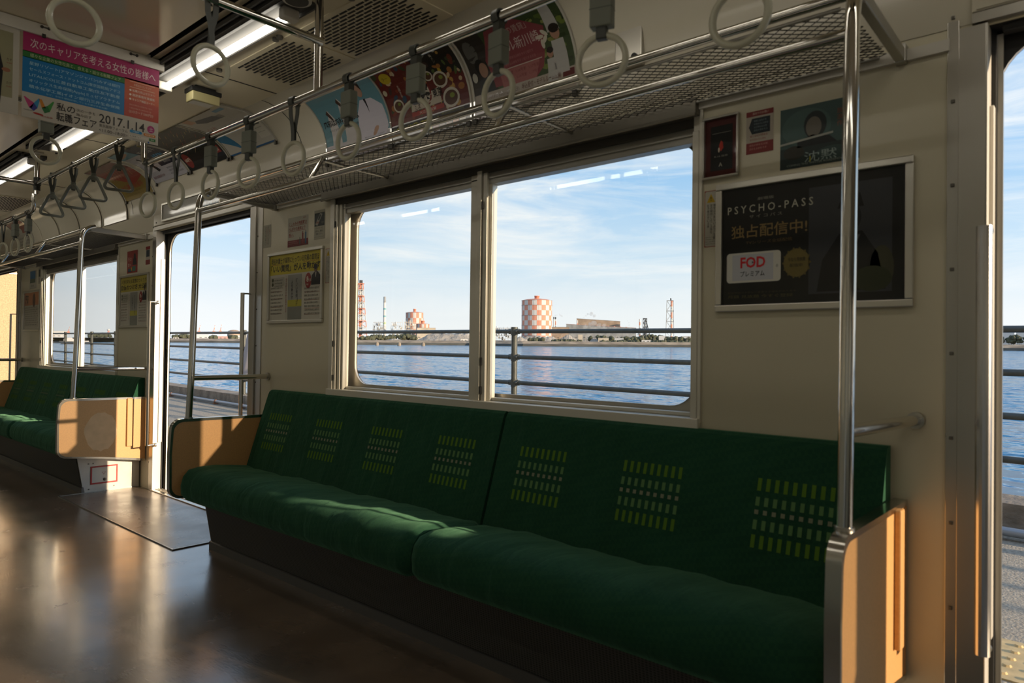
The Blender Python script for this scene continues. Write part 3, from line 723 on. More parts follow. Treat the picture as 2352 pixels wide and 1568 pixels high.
for x0, lab in ((-3.63, 'fluorescent ceiling lamp nearest the camera, right of the career fair poster'), (-5.25, 'fluorescent ceiling lamp seen just below the hanging poster'), (-6.85, 'fluorescent ceiling lamp at the far left edge'), (-8.45, 'furthest fluorescent ceiling lamp of the sea-side row'), (-2.01, 'fluorescent ceiling lamp just above the top edge of the picture'), (-.39, 'fluorescent ceiling lamp over the right doorway')):
    lamp(x0, 1.352, lab)
for i, x0 in enumerate((-8.45, -6.85, -5.25, -3.63, -2.01, -.39)):
    lamp(x0, 1.352, 'fluorescent ceiling lamp of the row behind the hanging posters, %s from the left' % ORD[i], -1)
# speaker dome at the end of the first lamp
r = thing('ceiling_speaker', 'grey round speaker cap at the top edge, at the near end of the lamp', 'speaker', (-2.17, 1.30, CZ))
MB().tube([(0, 0, -.055), (0, 0, 0)], .05, 24).build('body', WHITEP, r); MB().tube([(0, 0, -.058), (0, 0, -.055)], .040, 24).build('face', LAMPH, r)

def vent(x0, x1, label):
    r = thing('ceiling_vent', label, 'vent', (x0, 1.50, CZ), 'slotted air vents in the ceiling')
    m = MB(); m.box((-.02, -.012, -.004), (x1-x0+.02, .30, .0)); m.build('plate', CEIL, r)
    m = MB(); n = 15; c = int((x1-x0)/.052)
    for j in range(n):
        for i in range(c):
            xa = i*.052+(.026 if j % 2 else 0)
            if xa+.040 > x1-x0: continue
            m.box((xa, .012+j*.0185, -.0056), (xa+.044, .012+j*.0185+.0085, -.0038))
    m.build('slots', mat('vent_dark', (.006, .006, .005), .7), r)
    for x in (-.09, .40): m = MB(); m.tube([(x, -.03, -.012), (x, -.03, 0)], .013, 14); m.build('round_plug', SCREW, r)
vent(-3.01, -2.545, 'slotted black ceiling vent left of the vertical ceiling post')
vent(-2.49, -1.93, 'larger slotted black ceiling vent to the right of the vertical ceiling post')
vent(-7.95, -7.2, 'slotted ceiling vent far down the car')
r = thing('ceiling_signal_box', 'small cream box fixed under the ceiling left of the straps', 'sensor box', (-3.40, 1.535, EYE+1.205))
MB().cbox((0, 0, .0), (.075, .135, .045)).build('cover', BOXY, r, .004)
MB().cbox((0, 0, .032), (.085, .145, .02)).box((-.03, -.05, .035), (.03, .05, .054)).build('mount', BLACK, r)
MB().cbox((0, -.01, -.0235), (.055, .10, .002)).build('lens', mat('box_lens', (.62, .60, .50), .3), r)
# cover panel with lock on the upper wall
r = thing('wall_cover_box', 'small steel cover with a round lock on the upper wall, above the rack', 'cover box', (-1.337, 2.03, EYE+.972))
MB().box((0, 0, 0), (.107, .035, .178)).build('cover', STEEL, r, .004); MB().tube([(.085, .0, .025), (.085, -.014, .025)], .011, 14).build('lock', BLACK, r)
MB().box((-.017, .018, .09), (-.012, .03, .125)).build('catch', BLACK, r)

# ------------------------------------------------------------------ printed things
TXT = {}
def glyphs(body, bold=0.0):
    key = (body, bold)
    if key in TXT: return TXT[key]
    c = bpy.data.curves.new('lettering', 'FONT'); c.body = body; c.size = 1; c.resolution_u = 2; c.offset = bold; c.space_line = .9
    o = bpy.data.objects.new('lettering', c); COL.objects.link(o)
    dg = bpy.context.evaluated_depsgraph_get(); me = o.evaluated_get(dg).to_mesh()
    vs = [(v.co.x, v.co.y) for v in me.vertices]; fs = [tuple(p.vertices) for p in me.polygons]
    o.evaluated_get(dg).to_mesh_clear(); bpy.data.objects.remove(o); bpy.data.curves.remove(c)
    if not vs: vs = [(0, 0), (1, 1)]
    x0 = min(v[0] for v in vs); x1 = max(v[0] for v in vs); y0 = min(v[1] for v in vs); y1 = max(v[1] for v in vs)
    TXT[key] = ([(a-x0, b-y0) for a, b in vs], fs, max(x1-x0, 1e-4), max(y1-y0, 1e-4)); return TXT[key]
class Sheet:
    """a printed sheet: u to the right, v up, metres from the lower left corner; fmap(u,v,off) places it"""
    def __init__(s, w, h, fmap, base, nv=1, sheet_gloss=True):
        s.w, s.h, s.fm, s.g = w, h, fmap, sheet_gloss; s.mb = MB(); s.mats = []; s.nv = nv
        s.rect(0, 0, w, h, base, 0)
    def mi(s, col):
        m = gloss(col) if s.g else paint(col)
        if m not in s.mats: s.mats.append(m)
        return s.mats.index(m)
    def poly(s, pts, col, L=1):
        if s.nv > 1:                             # follow the curve: cut into bands
            vmin = min(p[1] for p in pts); vmax = max(p[1] for p in pts); st = s.h/s.nv; k0 = int(math.floor(vmin/st+1e-6)); k1 = int(math.ceil(vmax/st-1e-6))
            def clip(P, lim, keep):
                o = []
                for i in range(len(P)):
                    a, b = P[i-1], P[i]; ia, ib = keep*(a[1]-lim) >= -1e-9, keep*(b[1]-lim) >= -1e-9
                    if ia != ib: t = (lim-a[1])/(b[1]-a[1]); o.append((a[0]+(b[0]-a[0])*t, lim))
                    if ib: o.append(b)
                return o
            for k in range(k0, k1):
                Q = clip(clip(list(pts), k*st, 1), (k+1)*st, -1)
                if len(Q) > 2: s.mb.add([s.fm(u, v, L*.00022) for u, v in Q], [tuple(range(len(Q)))], s.mi(col))
            return
        s.mb.add([s.fm(u, v, L*.00022) for u, v in pts], [tuple(range(len(pts)))], s.mi(col))
    def rect(s, u0, v0, u1, v1, col, L=1):
        s.poly([(u0, v0), (u1, v0), (u1, v1), (u0, v1)], col, L)
    def ell(s, u, v, a, b, col, L=1, n=20, rot=0):
        s.poly([(u+a*math.cos(2*PI*i/n)*math.cos(rot)-b*math.sin(2*PI*i/n)*math.sin(rot), v+a*math.cos(2*PI*i/n)*math.sin(rot)+b*math.sin(2*PI*i/n)*math.cos(rot)) for i in range(n)], col, L)
    def text(s, u, v, h, body, col, w=None, L=4, bold=0.0, vertical=False):
        if vertical:
            for i, ch in enumerate(body): s.text(u, v-h*1.12*(i+1), h, ch, col, w=h*.92, L=L, bold=bold)
            return
        vs, fs, W, H = glyphs(body, bold); sy = h/H; sx = (w/W) if w else sy; m = s.mi(col)
        s.mb.add([s.fm(u+a*sx, v+b*sy, L*.00022) for a, b in vs], fs, m)
    def lines(s, u, v, w, n, pitch, h, col, L=4, seed=1, chars='現場と会社が求める人材を今すぐ紹介する方法新しい時代'):
        rr = random.Random(seed)
        for i in range(n):
            k = rr.randint(0, 8); b = chars[k:k+max(4, int(w/h/1.02))]; s.text(u, v-i*pitch, h, b, col, w=w*rr.uniform(.82, 1), L=L)
    def build(s, name, parent=None): return s.mb.build(name, s.mats, parent)
def wallmap(x0, z0, y=WY-.0012):
    return lambda u, v, o: (x0+u, y-o, z0+v)
def covemap(x0, s0):
    """s0: arc length up from z = EYE+1.0 at which the sheet starts"""
    pts = [(2.050, EYE+.80)]+[(2.052, EYE+.95)]+cove(n=24)+[(1.2, CZ)]
    ac = [0]
    for a, b in zip(pts, pts[1:]): ac.append(ac[-1]+math.hypot(b[0]-a[0], b[1]-a[1]))
    base = ac[2]
    def f(u, v, o):
        t = base+s0+v
        for i in range(len(ac)-1):
            if ac[i] <= t <= ac[i+1] or i == len(ac)-2:
                k = (t-ac[i])/(ac[i+1]-ac[i]); a, b = pts[i], pts[i+1]
                y = a[0]+(b[0]-a[0])*k; z = a[1]+(b[1]-a[1])*k; d = math.hypot(b[0]-a[0], b[1]-a[1]); ny, nz = -(b[1]-a[1])/d, (b[0]-a[0])/d
                return (x0+u, y+ny*(o+.006), z+nz*(o+.006))
    return f
FR = mat('poster_frame_aluminium', (.60, .58, .52), .28, .9)
def framed(name, label, cat, x0, x1, z0, z1, base, fw=.02, group=None):
    r = thing(name, label, cat, (0, 0, 0), group)
    m = MB(); d = .014
    for a, b in (((x0-fw, z0-fw), (x1+fw, z0)), ((x0-fw, z1), (x1+fw, z1+fw)), ((x0-fw, z0), (x0, z1)), ((x1, z0), (x1+fw, z1))):
        m.box((a[0], WY-d, a[1]), (b[0], WY, b[1]))
    m.build('frame', FR, r, .003)
    return r, Sheet(x1-x0, z1-z0, wallmap(x0, z0, WY-.003), base)
Z = EYE
# --- large framed poster on the right wall
r, s = framed('framed_poster', 'large dark framed poster with a white phone graphic, right of the window', 'poster', -.956, -.444, Z+.148, Z+.508, '#0d0f0b', .021)
s.text(.016, .282, .0235, 'P S Y C H O - P A S S', '#b9b8a6', w=.258, bold=.004); s.text(.11, .317, .009, '劇場版', '#8a897a', w=.05)
s.text(.085, .264, .010, 'サ イ コ パ ス', '#8a897a', w=.10); s.text(.028, .205, .040, '独占配信中!', '#8d7647', w=.23, bold=.01); s.text(.075, .185, .010, 'TVシリーズ全話配信', '#6a5836', w=.14)
ph = [(.018, .052), (.168, .052), (.168, .136), (.018, .136)]
def rr2(u0, v0, u1, v1, r_):
    o = []
    for cu, cv, a0 in ((u1-r_, v1-r_, 0), (u0+r_, v1-r_, PI/2), (u0+r_, v0+r_, PI), (u1-r_, v0+r_, 1.5*PI)): o += [(cu+r_*math.cos(a0+PI/2*i/4), cv+r_*math.sin(a0+PI/2*i/4)) for i in range(5)]
    return o
s.poly(rr2(.014, .068, .182, .160, .010), '#cfcdc2', 1); s.rect(.032, .074, .160, .154, '#b8bac0', 2); s.ell(.171, .114, .004, .005, '#a9a8a0', 2, 10)
s.text(.058, .112, .034, 'FOD', '#c8232c', w=.078, bold=.03); s.poly([(.0945, .133), (.0945, .124), (.1005, .1285)], '#4a4a4e', 5); s.text(.058, .086, .017, 'プレミアム', '#23262a', w=.076, bold=.012)
for i in range(14):
    a = i*PI/7; s.poly([(.228+.036*math.cos(a-.16), .118+.040*math.sin(a-.16)), (.228+.042*math.cos(a), .118+.047*math.sin(a)), (.228+.036*math.cos(a+.16), .118+.040*math.sin(a+.16))], '#5f5325', 2)
s.ell(.228, .118, .038, .042, '#6d602d', 1); s.text(.203, .122, .012, '今なら見放題', '#2e2a18', w=.05); s.text(.209, .106, .010, '配信中', '#2e2a18', w=.036)
s.rect(.262, .024, .480, .332, '#33363a', 1); s.ell(.375, .235, .028, .040, '#17191b', 2); s.poly([(.285, .03), (.30, .12), (.345, .19), (.405, .195), (.445, .13), (.465, .03)], '#0e1011', 2)
s.poly([(.352, .18), (.378, .12), (.400, .185)], '#54585b', 3); s.poly([(.34, .262), (.41, .262), (.40, .30), (.36, .31)], '#0c0d0f', 3)
s.ell(.455, .09, .03, .06, '#3a3a26', 2); s.ell(.43, .06, .05, .035, '#2a3119', 3)
s.text(.018, .020, .010, '月額 見放題 今すぐ登録', '#55512f', w=.20); s.text(.018, .034, .006, '配信作品は予告なく変更する場合があります', '#44422c', w=.21)
s.build('printed_sheet', r)
# --- yellow headed book advertisement
def book_ad(x0, z0, x1, z1, head, l1, l2, label, alt=False):
    r, s = framed('framed_poster', label, 'poster', x0, x1, z0, z1, '#b7b3a4', .018)
    w_, h_ = x1-x0, z1-z0
    s.rect(0, h_*.70, w_, h_, head, 1); s.text(.012, h_*.865, .034, l1, '#1b1c12', w=w_*.93, bold=.008); s.text(.012, h_*.735, .042, l2, '#16170f', w=w_*.95, bold=.02)
    if not alt: s.rect(.012, h_*.852, w_*.26, h_*.857, '#8c2318', 3); s.rect(w_*.66, h_*.852, w_*.95, h_*.857, '#8c2318', 3)
    c3 = w_*.315
    s.rect(.01, h_*.53, c3-.01, h_*.66, '#a5a293', 1)
    for v in (.62, .555): s.ell(.03, h_*v, .010, .011, '#3c3d1f', 2, 12)
    s.lines(.048, h_*.605, c3-.07, 3, .017, .009, '#2c2c28', seed=3)
    s.lines(.012, h_*.48, c3-.03, 8, .0205, .0115, '#2b2b27', seed=5)
    for v in (.44, .33, .20, .10): s.rect(.012, h_*v, c3-.03, h_*v+.0015, '#8a3026', 3)
    s.rect(c3, .0, c3+w_*.035, h_*.68, '#b0ad9f', 1); s.text(c3+.004, h_*.64, .0115, '相手を動かす究極の質問術とは何', '#8d2c22', vertical=True)
    s.rect(c3+w_*.05, 0, c3+w_*.32, h_*.68, '#8f8f88', 1); s.text(c3+w_*.21, h_*.62, .019, '「いい質問」が', '#26262a', vertical=True); s.text(c3+w_*.12, h_*.60, .019, '人を動かす', '#26262a', vertical=True)
    s.rect(c3+w_*.05, h_*.20, c3+w_*.32, h_*.30, '#a9a22c', 2); s.rect(c3+w_*.05, 0, c3+w_*.32, h_*.20, '#77786f', 2)
    s.ell(w_*.755, h_*.57, w_*.058, h_*.115, '#8e2f2b', 2, 24); s.text(w_*.725, h_*.55, .03, '8', '#d9c9b8', bold=.02, L=5); s.text(w_*.75, h_*.555, .016, '万部', '#d9c9b8', L=5); s.text(w_*.722, h_*.50, .010, '突破!', '#d9c9b8', L=5)
    s.ell(w_*.89, h_*.745, .016, .024, '#6b5142', 5); s.ell(w_*.89, h_*.765, .0165, .015, '#15130f', 6); s.poly([(w_*.81, h_*.50), (w_*.82, h_*.64), (w_*.87, h_*.69), (w_*.93, h_*.69), (w_*.98, h_*.63), (w_*.98, h_*.50)], '#17181a', 4)
    s.poly([(w_*.885, h_*.69), (w_*.895, h_*.60), (w_*.905, h_*.69)], '#c9c6bd', 5)
    s.lines(w_*.69, h_*.44, w_*.28, 8, .0195, .012, '#262622', seed=9)
    for v in (.40, .28, .16, .07): s.rect(w_*.69, h_*v, w_*.96, h_*v+.0015, '#8a3026', 3)
    s.build('printed_sheet', r); return r
book_ad(-3.702, Z+.150, -3.179, Z+.517, '#b3a51f', '現役弁護士が実際に使っている究極の質問術', '「いい質問」が人を動かす', 'framed book advertisement with a yellow headline band, left of the large window')
book_ad(-5.985, Z+.150, -5.452, Z+.525, '#aa9c3c', '人生を変える習慣のつくり方', '自信のつけ方 大公開', 'framed book advertisement with a pale yellow band, above the end panel of the far bench', True)
r, s = framed('framed_poster', 'framed poster with an orange top, left of the far window', 'poster', -8.655, -8.13, Z+.152, Z+.522, '#b9b3a2')
s.rect(0, .24, .525, .37, '#b4744a', 1); s.ell(.33, .29, .05, .07, '#5a3a2a', 2); s.text(.02, .25, .10, '経済', '#2a2826', w=.12, bold=.02); s.lines(.02, .21, .48, 9, .022, .013, '#34332f', seed=4); s.build('printed_sheet', r)
# --- small signs on the wall
def sticker(name, label, x0, x1, z0, z1, base, cat='sticker', group=None):
    m = Sheet(x1-x0, z1-z0, wallmap(x0, z0, WY-.0010), base, sheet_gloss=False); m.label = (name, label, cat, group); return m
def fin(s):
    o = s.build(s.label[0]); tag(o, s.label[1], s.label[2], s.label[3]); return o
r, s = framed('framed_notice', 'small dark notice in a maroon frame at the top right corner of the window', 'notice', -1.017, -.912, Z+.558, Z+.740, '#4a130f', .008)
s.rect(.017, .018, .090, .160, '#0c0e0a', 1); s.poly([(.045, .085), (.052, .078), (.060, .088), (.058, .106), (.052, .112), (.046, .100)], '#b3301e', 2); s.ell(.045, .083, .003, .008, '#c9b9a6', 3, 8)
s.text(.03, .060, .006, 'R-15 指定', '#9a988a', w=.045); s.rect(.022, .136, .085, .1372, '#8a897c', 2); s.text(.045, .03, .012, 'A', '#b0aea0'); s.build('printed_sheet', r)
s = sticker('priority_sticker', 'small white sticker with red bands and a dark blue arrow, beside the maroon notice', -.884, -.800, Z+.610, Z+.740, '#b1a798')
s.rect(0, .114, .084, .130, '#7c211d', 1); s.rect(0, 0, .084, .034, '#7c211d', 1); s.poly([(.008, .082), (.018, .060), (.074, .060), (.074, .108), (.018, .108)], '#16232b', 2)
s.text(.02, .118, .008, '車内でのお願い', '#d6b7a8', w=.05); s.lines(.024, .096, .046, 4, .0095, .006, '#7f8f93', seed=2, L=5); s.lines(.012, .050, .06, 2, .011, .007, '#8a2f2a', seed=6); s.lines(.01, .022, .064, 2, .011, .007, '#c98f84', seed=8, L=5); fin(s)
s = sticker('picture_poster', 'teal picture poster of a face behind a sword, above the dark framed poster', -.779, -.560, Z+.545, Z+.724, '#3c5552', 'poster')
s.ell(.075, .115, .070, .055, '#48625e', 1); s.ell(.10, .118, .032, .040, '#1f2a29', 2); s.ell(.096, .112, .022, .030, '#6f6a60', 3); s.poly([(.05, .075), (.09, .09), (.14, .08), (.16, .06), (.05, .058)], '#141b1b', 3)
s.poly([(.0, .070), (.0, .076), (.15, .090), (.15, .084)], '#a8aba1', 5); s.rect(0, 0, .219, .060, '#22312f', 2); s.ell(.04, .045, .03, .02, '#2c2a20', 3); s.ell(.15, .03, .05, .02, '#324743', 3)
s.text(.195, .168, .022, '大合戦', '#8c2c1e', vertical=True, bold=.03); s.text(.160, .155, .016, '放浪作', '#8a5040', vertical=True); s.text(.07, .012, .030, '沈黙', '#8fa09c', w=.09); s.text(.02, .006, .006, 'COMING THIS WINTER ROADSHOW', '#8f9a90', w=.16); s.text(.085, .012, .016, '1', '#a9a21f', bold=.03, L=6); fin(s)
def warn(x0, label):
    s = sticker('warning_sticker', label, x0, x0+.044, Z+.336, Z+.516, '#96382e')
    s.poly(rr2(.002, .002, .042, .178, .005), '#b5b1a2', 1); s.poly([(.008, .142), (.036, .142), (.022, .170)], '#b99a14', 2); s.text(.0205, .147, .014, '!', '#1a1a12', w=.003, bold=.02)
    for i, (u, t) in enumerate(((.030, '指をはさまないようご注意'), (.0195, '窓の開閉にはご注意を'), (.009, 'お子様の手に注意'))): s.text(u, .138, .0085, t, '#2a2a26', vertical=True)
    s.lines(.005, .030, .034, 4, .007, .003, '#3a3a36', seed=3, chars='Please be careful of your hands'); fin(s)
warn(-1.020, 'narrow warning sticker with a yellow triangle, left of the large dark framed poster'); warn(-3.148, 'narrow warning sticker with a yellow triangle, between the book advertisement and the large window'); warn(-6.02, 'narrow warning sticker beside the far window, left of the pale yellow book advertisement')
s = sticker('drink_poster', 'white notice with red underlined Japanese text and drink bottles, above the yellow headed book advertisement', -3.524, -3.318, Z+.555, Z+.718, '#aaa695', 'poster')
s.rect(0, 0, .206, .036, '#6f1f1d', 1); s.text(.012, .118, .019, 'くしゃみの飛距離は', '#8c2a24', w=.18, bold=.01); s.text(.012, .088, .019, '7人がけの座席より', '#8c2a24', w=.165, bold=.01); s.text(.012, .058, .017, '長い。', '#8c2a24', w=.05, bold=.01)
for v, e in ((.114, .192), (.084, .18), (.054, .065)): s.rect(.012, v, e, v+.0018, '#8c2a24', 3)
for u, c_, h in ((.125, '#4d4a44', .03), (.153, '#7b2b26', .060), (.182, '#24506b', .062)): s.rect(u-.007, .008, u+.007, .008+h, c_, 2); s.rect(u-.003, .008+h, u+.003, .018+h, c_, 2)
s.text(.155, .148, .007, '健康第一', '#8c2a24', w=.035); s.lines(.01, .024, .10, 2, .010, .006, '#b98a80', seed=2, L=5); fin(s)
s = sticker('phone_sticker', 'pale sticker showing a mobile phone, beside the top left corner of the window', -3.262, -3.160, Z+.573, Z+.728, '#a09c89')
s.rect(.004, .070, .096, .140, '#2d332e', 1); s.poly([(.012, .082), (.055, .138), (.078, .132), (.032, .072)], '#8f9084', 2); s.poly([(.036, .106), (.054, .132), (.066, .126), (.047, .098)], '#2b302c', 3); s.text(.02, .083, .012, 'OFF', '#9c3026', w=.026); s.text(.070, .080, .012, 'マナー', '#a8a99a', w=.024)
for i, t in enumerate(('マナーモードに', '設定の上、通話は', 'ご遠慮ください。')): s.text(.012, .054-.015*i, .010, t, '#3a3a34', w=.072)
s.rect(.004, .012, .096, .0135, '#77756a', 2); fin(s)
s = sticker('notice_sticker', 'pale vertical notice with small columns of text, beside the left doorway', -3.790, -3.705, Z+.574, Z+.706, '#9c9886')
for i, (u, c_, t) in enumerate(((.066, '#8a352c', 'お願い'), (.050, '#34342f', '優先席付近では携帯電'), (.036, '#7a3a30', '話の電源をお切りくだ'), (.020, '#34342f', 'さいますようお願いし'))): s.text(u, .124-(.015 if i == 0 else 0), .0095, t, c_, vertical=True)
fin(s)
s = sticker('red_poster', 'red picture poster of a standing figure, above the pale yellow book advertisement', -5.871, -5.663, Z+.556, Z+.728, '#8d2e22', 'poster')
s.ell(.15, .12, .02, .03, '#1c1512', 1); s.poly([(.11, .06), (.12, .11), (.18, .11), (.19, .06)], '#1c1716', 2); s.text(.02, .09, .035, '冬の', '#c9b8a8', w=.07); s.text(.02, .05, .028, '旅へ', '#c9b8a8', w=.06); s.rect(.02, .01, .09, .035, '#1f4a60', 2); s.rect(.11, .012, .17, .05, '#2a6a5c', 2); s.ell(.09, .03, .01, .015, '#b99b25', 4); fin(s)
s = sticker('priority_sticker', 'small red and blue sticker near the left doorway, above the far bench', -5.51, -5.43, Z+.60, Z+.735, '#a89d90'); s.rect(0, .112, .08, .135, '#7c211d', 1); s.rect(0, 0, .08, .035, '#7c211d', 1); s.rect(.012, .058, .07, .108, '#1b2c36', 1); fin(s)
s = sticker('picture_poster', 'pale poster with a blue sky photograph, above the orange framed poster at the far left', -8.50, -8.26, Z+.56, Z+.745, '#b1ad9f', 'poster'); s.rect(.02, .06, .20, .18, '#3c6c93', 1); s.rect(.02, .06, .20, .10, '#57614f', 2); s.text(.05, .02, .02, '冬旅', '#44443e', w=.1); fin(s)
s = sticker('phone_sticker', 'tiny pale phone sticker at the top left corner of the far window', -8.20, -8.11, Z+.60, Z+.755, '#a39f8d'); s.rect(.01, .07, .08, .14, '#3a4039', 1); s.lines(.01, .05, .065, 3, .015, .009, '#7a3a33', seed=1); fin(s)
s = sticker('priority_sticker', 'tiny red and blue sticker beside the third doorway at the far left', -8.87, -8.80, Z+.55, Z+.74, '#a89d90'); s.rect(0, .15, .07, .19, '#7c211d', 1); s.rect(0, 0, .07, .045, '#7c211d', 1); s.rect(.01, .07, .06, .14, '#1b2c36', 1); fin(s)

# --- curved advertisements along the top of the wall
def cove_ad(x0, s0, base, label, w_=.515, h_=.364):
    r = thing('curved_advertisement', label, 'advertisement', (0, 0, 0), 'curved advertisements along the cove')
    s = Sheet(w_, h_, covemap(x0, s0), base, nv=14)
    for u in (-.0045, w_+.0045):
        m = MB(); f = covemap(x0, s0); A = [f(u-.004, h_*i/14, .003) for i in range(15)]; B = [f(u+.004, h_*i/14, .003) for i in range(15)]; m.strip(A, B, 0, True)
        for sx in (-.004, .004):
            C = [f(u+sx, h_*i/14, -.006) for i in range(15)]; D = [f(u+sx, h_*i/14, .003) for i in range(15)]; m.strip(C, D, 0, True)
        m.build('clear_edge_strip', CLEAR, r)
    f = covemap(x0, s0)
    for u in (.004, w_-.004):
        q = MB(); c = Vector(f(u, -.006, .004)); q.cbox(c, (.018, .012, .022)); q.build('clip', DARK, r)
    return r, s
CLEAR = mat('clear_edge_plastic', (.46, .44, .38), .08, spec=.9, coat=1.0)
r, s = cove_ad(-3.095, -.055, '#5a8490', 'curved blue advertisement of a man in a white coat, left of the food festival advertisement')
s.rect(0, 0, .515, .09, '#b0abb0', 1)
for u0, hh, aw in ((.10, .26, .045), (.22, .30, .05)): s.poly([(u0-aw, .03), (u0-aw*.8, hh*.75), (u0-aw*.1, hh), (u0+aw*.5, hh*.8), (u0+aw, .03)], '#b4b0ae', 2); s.poly([(u0-.028, hh*.93), (u0-.010, hh*.99), (u0+.012, hh*.80), (u0+.006, hh*.76)], '#3f2a22', 3)
s.poly([(.27, .06), (.30, .19), (.36, .25), (.44, .245), (.495, .20), (.505, .10), (.48, .06)], '#bdb9c4', 3); s.ell(.385, .300, .026, .038, '#a58472', 4); s.poly([(.355, .31), (.36, .345), (.40, .352), (.42, .33), (.412, .29), (.40, .325), (.365, .325)], '#2a201c', 5)
s.poly([(.385, .25), (.392, .18), (.400, .25)], '#1a1c22', 5); s.ell(.41, .095, .03, .014, '#a8846e', 4, 12, .8)
s.text(.02, .175, .034, '風邪は内科、薄毛は', '#191a1c', w=.29, bold=.02, L=6); s.text(.05, .150, .012, 'クリニックだからこそできる治療', '#2c2c2e', w=.24, L=6); s.text(.30, .040, .020, 'AGAスキンクリニック', '#1f1f22', w=.19, bold=.01); s.rect(.352, .040, .366, .060, '#7b2026', 5); s.text(.32, .068, .009, '無料カウンセリング受付中', '#3a3a3e', w=.15)
s.build('printed_sheet', r)
r, s = cove_ad(-2.570, -.055, '#571a14', 'curved advertisement crowded with food bowls on red and black, with a large brush character')
s.rect(0, 0, .515, .085, '#14150f', 1); s.poly([(.25, .364), (.30, .25), (.515, .22), (.515, .364)], '#12130e', 1)
rr = random.Random(5)
for i in range(95):
    u, v = rr.uniform(.01, .50), rr.uniform(.10, .355); c_ = rr.choice(['#8a5a2a', '#a5803f', '#5b2a1c', '#2f3a1e', '#b09a7a', '#3a2a24', '#71301f', '#a8a08a', '#4a5a2a', '#223a4e', '#a88e2a'])
    s.ell(u, v, rr.uniform(.008, .022), rr.uniform(.006, .016), c_, 2+(i % 3)*.5, 9, rr.uniform(0, 3))
s.ell(.07, .30, .035, .028, '#a8951c', 5, 16); s.text(.05, .292, .014, 'ラー', '#3b3410', w=.035, L=7)
for u, v, a in ((.075, .165, .035), (.375, .215, .042), (.315, .245, .026), (.41, .130, .050)): s.ell(u, v, a, a*.85, '#b5aea0', 5, 20); s.ell(u, v, a*.78, a*.62, '#4a2d1a', 6, 18); s.ell(u+.008, v+.008, a*.3, a*.22, '#6f7a2c', 7, 10)
s.ell(.255, .185, .045, .060, '#6d1d18', 5, 24); s.ell(.255, .185, .036, .048, '#b0a898', 6, 24); s.text(.222, .150, .072, '祭', '#161410', L=8, bold=.03); s.poly([(.15, .12), (.16, .16), (.35, .19), (.35, .125)], '#b1a696', 4); s.text(.305, .150, .040, '東京', '#191611', w=.060, L=8, bold=.02); s.text(.17, .115, .030, 'ふる', '#191611', w=.045, L=8)
s.rect(.15, .098, .36, .118, '#8e2a22', 5); s.text(.20, .101, .013, '大江戸和宴', '#cdbfae', w=.11, L=8)
s.text(.02, .042, .030, '1.7(土)-15(日)', '#a9a332', w=.17, bold=.02, L=6); s.text(.20, .042, .030, '東京ドーム', '#a9a332', w=.13, bold=.01, L=6)
for i, c_ in enumerate(('#7a2a22', '#9a9a3a', '#6d2320', '#5a3a2c', '#6e4634', '#a35a2a', '#b0a898')): s.rect(.20+.042*i, .008, .236+.042*i, .036, c_, 4)
s.lines(.34, .070, .16, 2, .014, .008, '#7f8030', seed=2); s.text(.11, .255, .013, '全国から', '#b9b0a4', vertical=True, L=7); s.text(.385, .345, .013, 'ラーメン', '#8e8a80', vertical=True, L=7)
s.build('printed_sheet', r)
r, s = cove_ad(-2.025, -.055, '#8d8479', 'curved advertisement with a dusky pink hexagon and a family among trees')
s.rect(0, .10, .515, .364, '#39472a', 1); s.rect(0, .10, .13, .364, '#2b2722', 2)
for i in range(40): u, v = rr.uniform(.36, .51), rr.uniform(.11, .36); s.ell(u, v, .016, .012, rr.choice(['#4e5f2b', '#62702f', '#2d3a20', '#7a7f45', '#33481f']), 2, 8)
s.poly([(.12, .11), (.10, .22), (.16, .33), (.30, .345), (.42, .27), (.37, .13), (.33, .10)], '#7a3b3f', 4); s.poly([(.16, .10), (.15, .17), (.36, .17), (.33, .10)], '#8f5855', 5)
s.text(.20, .285, .030, '公社の賃貸」', '#a48d86', w=.15, L=7); s.text(.155, .222, .046, 'コール新川崎', '#bba9a2', w=.23, L=7); s.lines(.19, .195, .17, 2, .020, .011, '#9c6d69', seed=4, L=7); s.rect(.16, .163, .37, .166, '#b4a69c', 6)
for j in range(2):
    for i in range(3): s.text(.17+.065*i, .140-.022*j, .013, '1,1%d号室' % (i+5), '#6f2c30', w=.05, L=7)
for i, (u, v) in enumerate(((.385, .235), (.405, .222), (.39, .208), (.41, .245))): s.ell(u, v, .018, .008, '#b8b3a2', 6, 10, i*.8)
for u, v, k in ((.455, .17, 1.25), (.41, .125, .85), (.455, .31, 1.0)): s.poly([(u-.030*k, v-.07*k), (u-.022*k, v+.03*k), (u+.022*k, v+.03*k), (u+.026*k, v-.07*k)], '#a3a19c', 6); s.ell(u, v+.052*k, .017*k, .021*k, '#9b7763', 7, 14); s.ell(u+.002, v+.064*k, .019*k, .014*k, '#231c18', 8, 12)
s.ell(.075, .19, .022, .03, '#8f6f5c', 5); s.ell(.062, .205, .026, .032, '#14120f', 4); s.poly([(.03, .10), (.04, .16), (.09, .16), (.12, .10)], '#23282a', 4); s.ell(.045, .27, .03, .05, '#55544f', 3); s.ell(.02, .17, .014, .02, '#a9a69a', 6, 9)
s.rect(0, 0, .515, .10, '#9a9186', 3); s.rect(0, .0, .05, .062, '#4c1a1c', 5); s.text(.07, .068, .020, '1月13日(金)~22日(日)', '#4a332c', w=.17, L=7); s.text(.255, .070, .024, '申込受付・モデルルーム公開', '#5c4038', w=.19, L=7, bold=.01); s.rect(.455, .068, .508, .094, '#57201f', 6); s.text(.07, .028, .024, '神奈川県住宅供給公社', '#35302c', w=.20, L=7); s.lines(.29, .048, .20, 3, .014, .008, '#5f584f', seed=8, L=7)
s.build('printed_sheet', r)
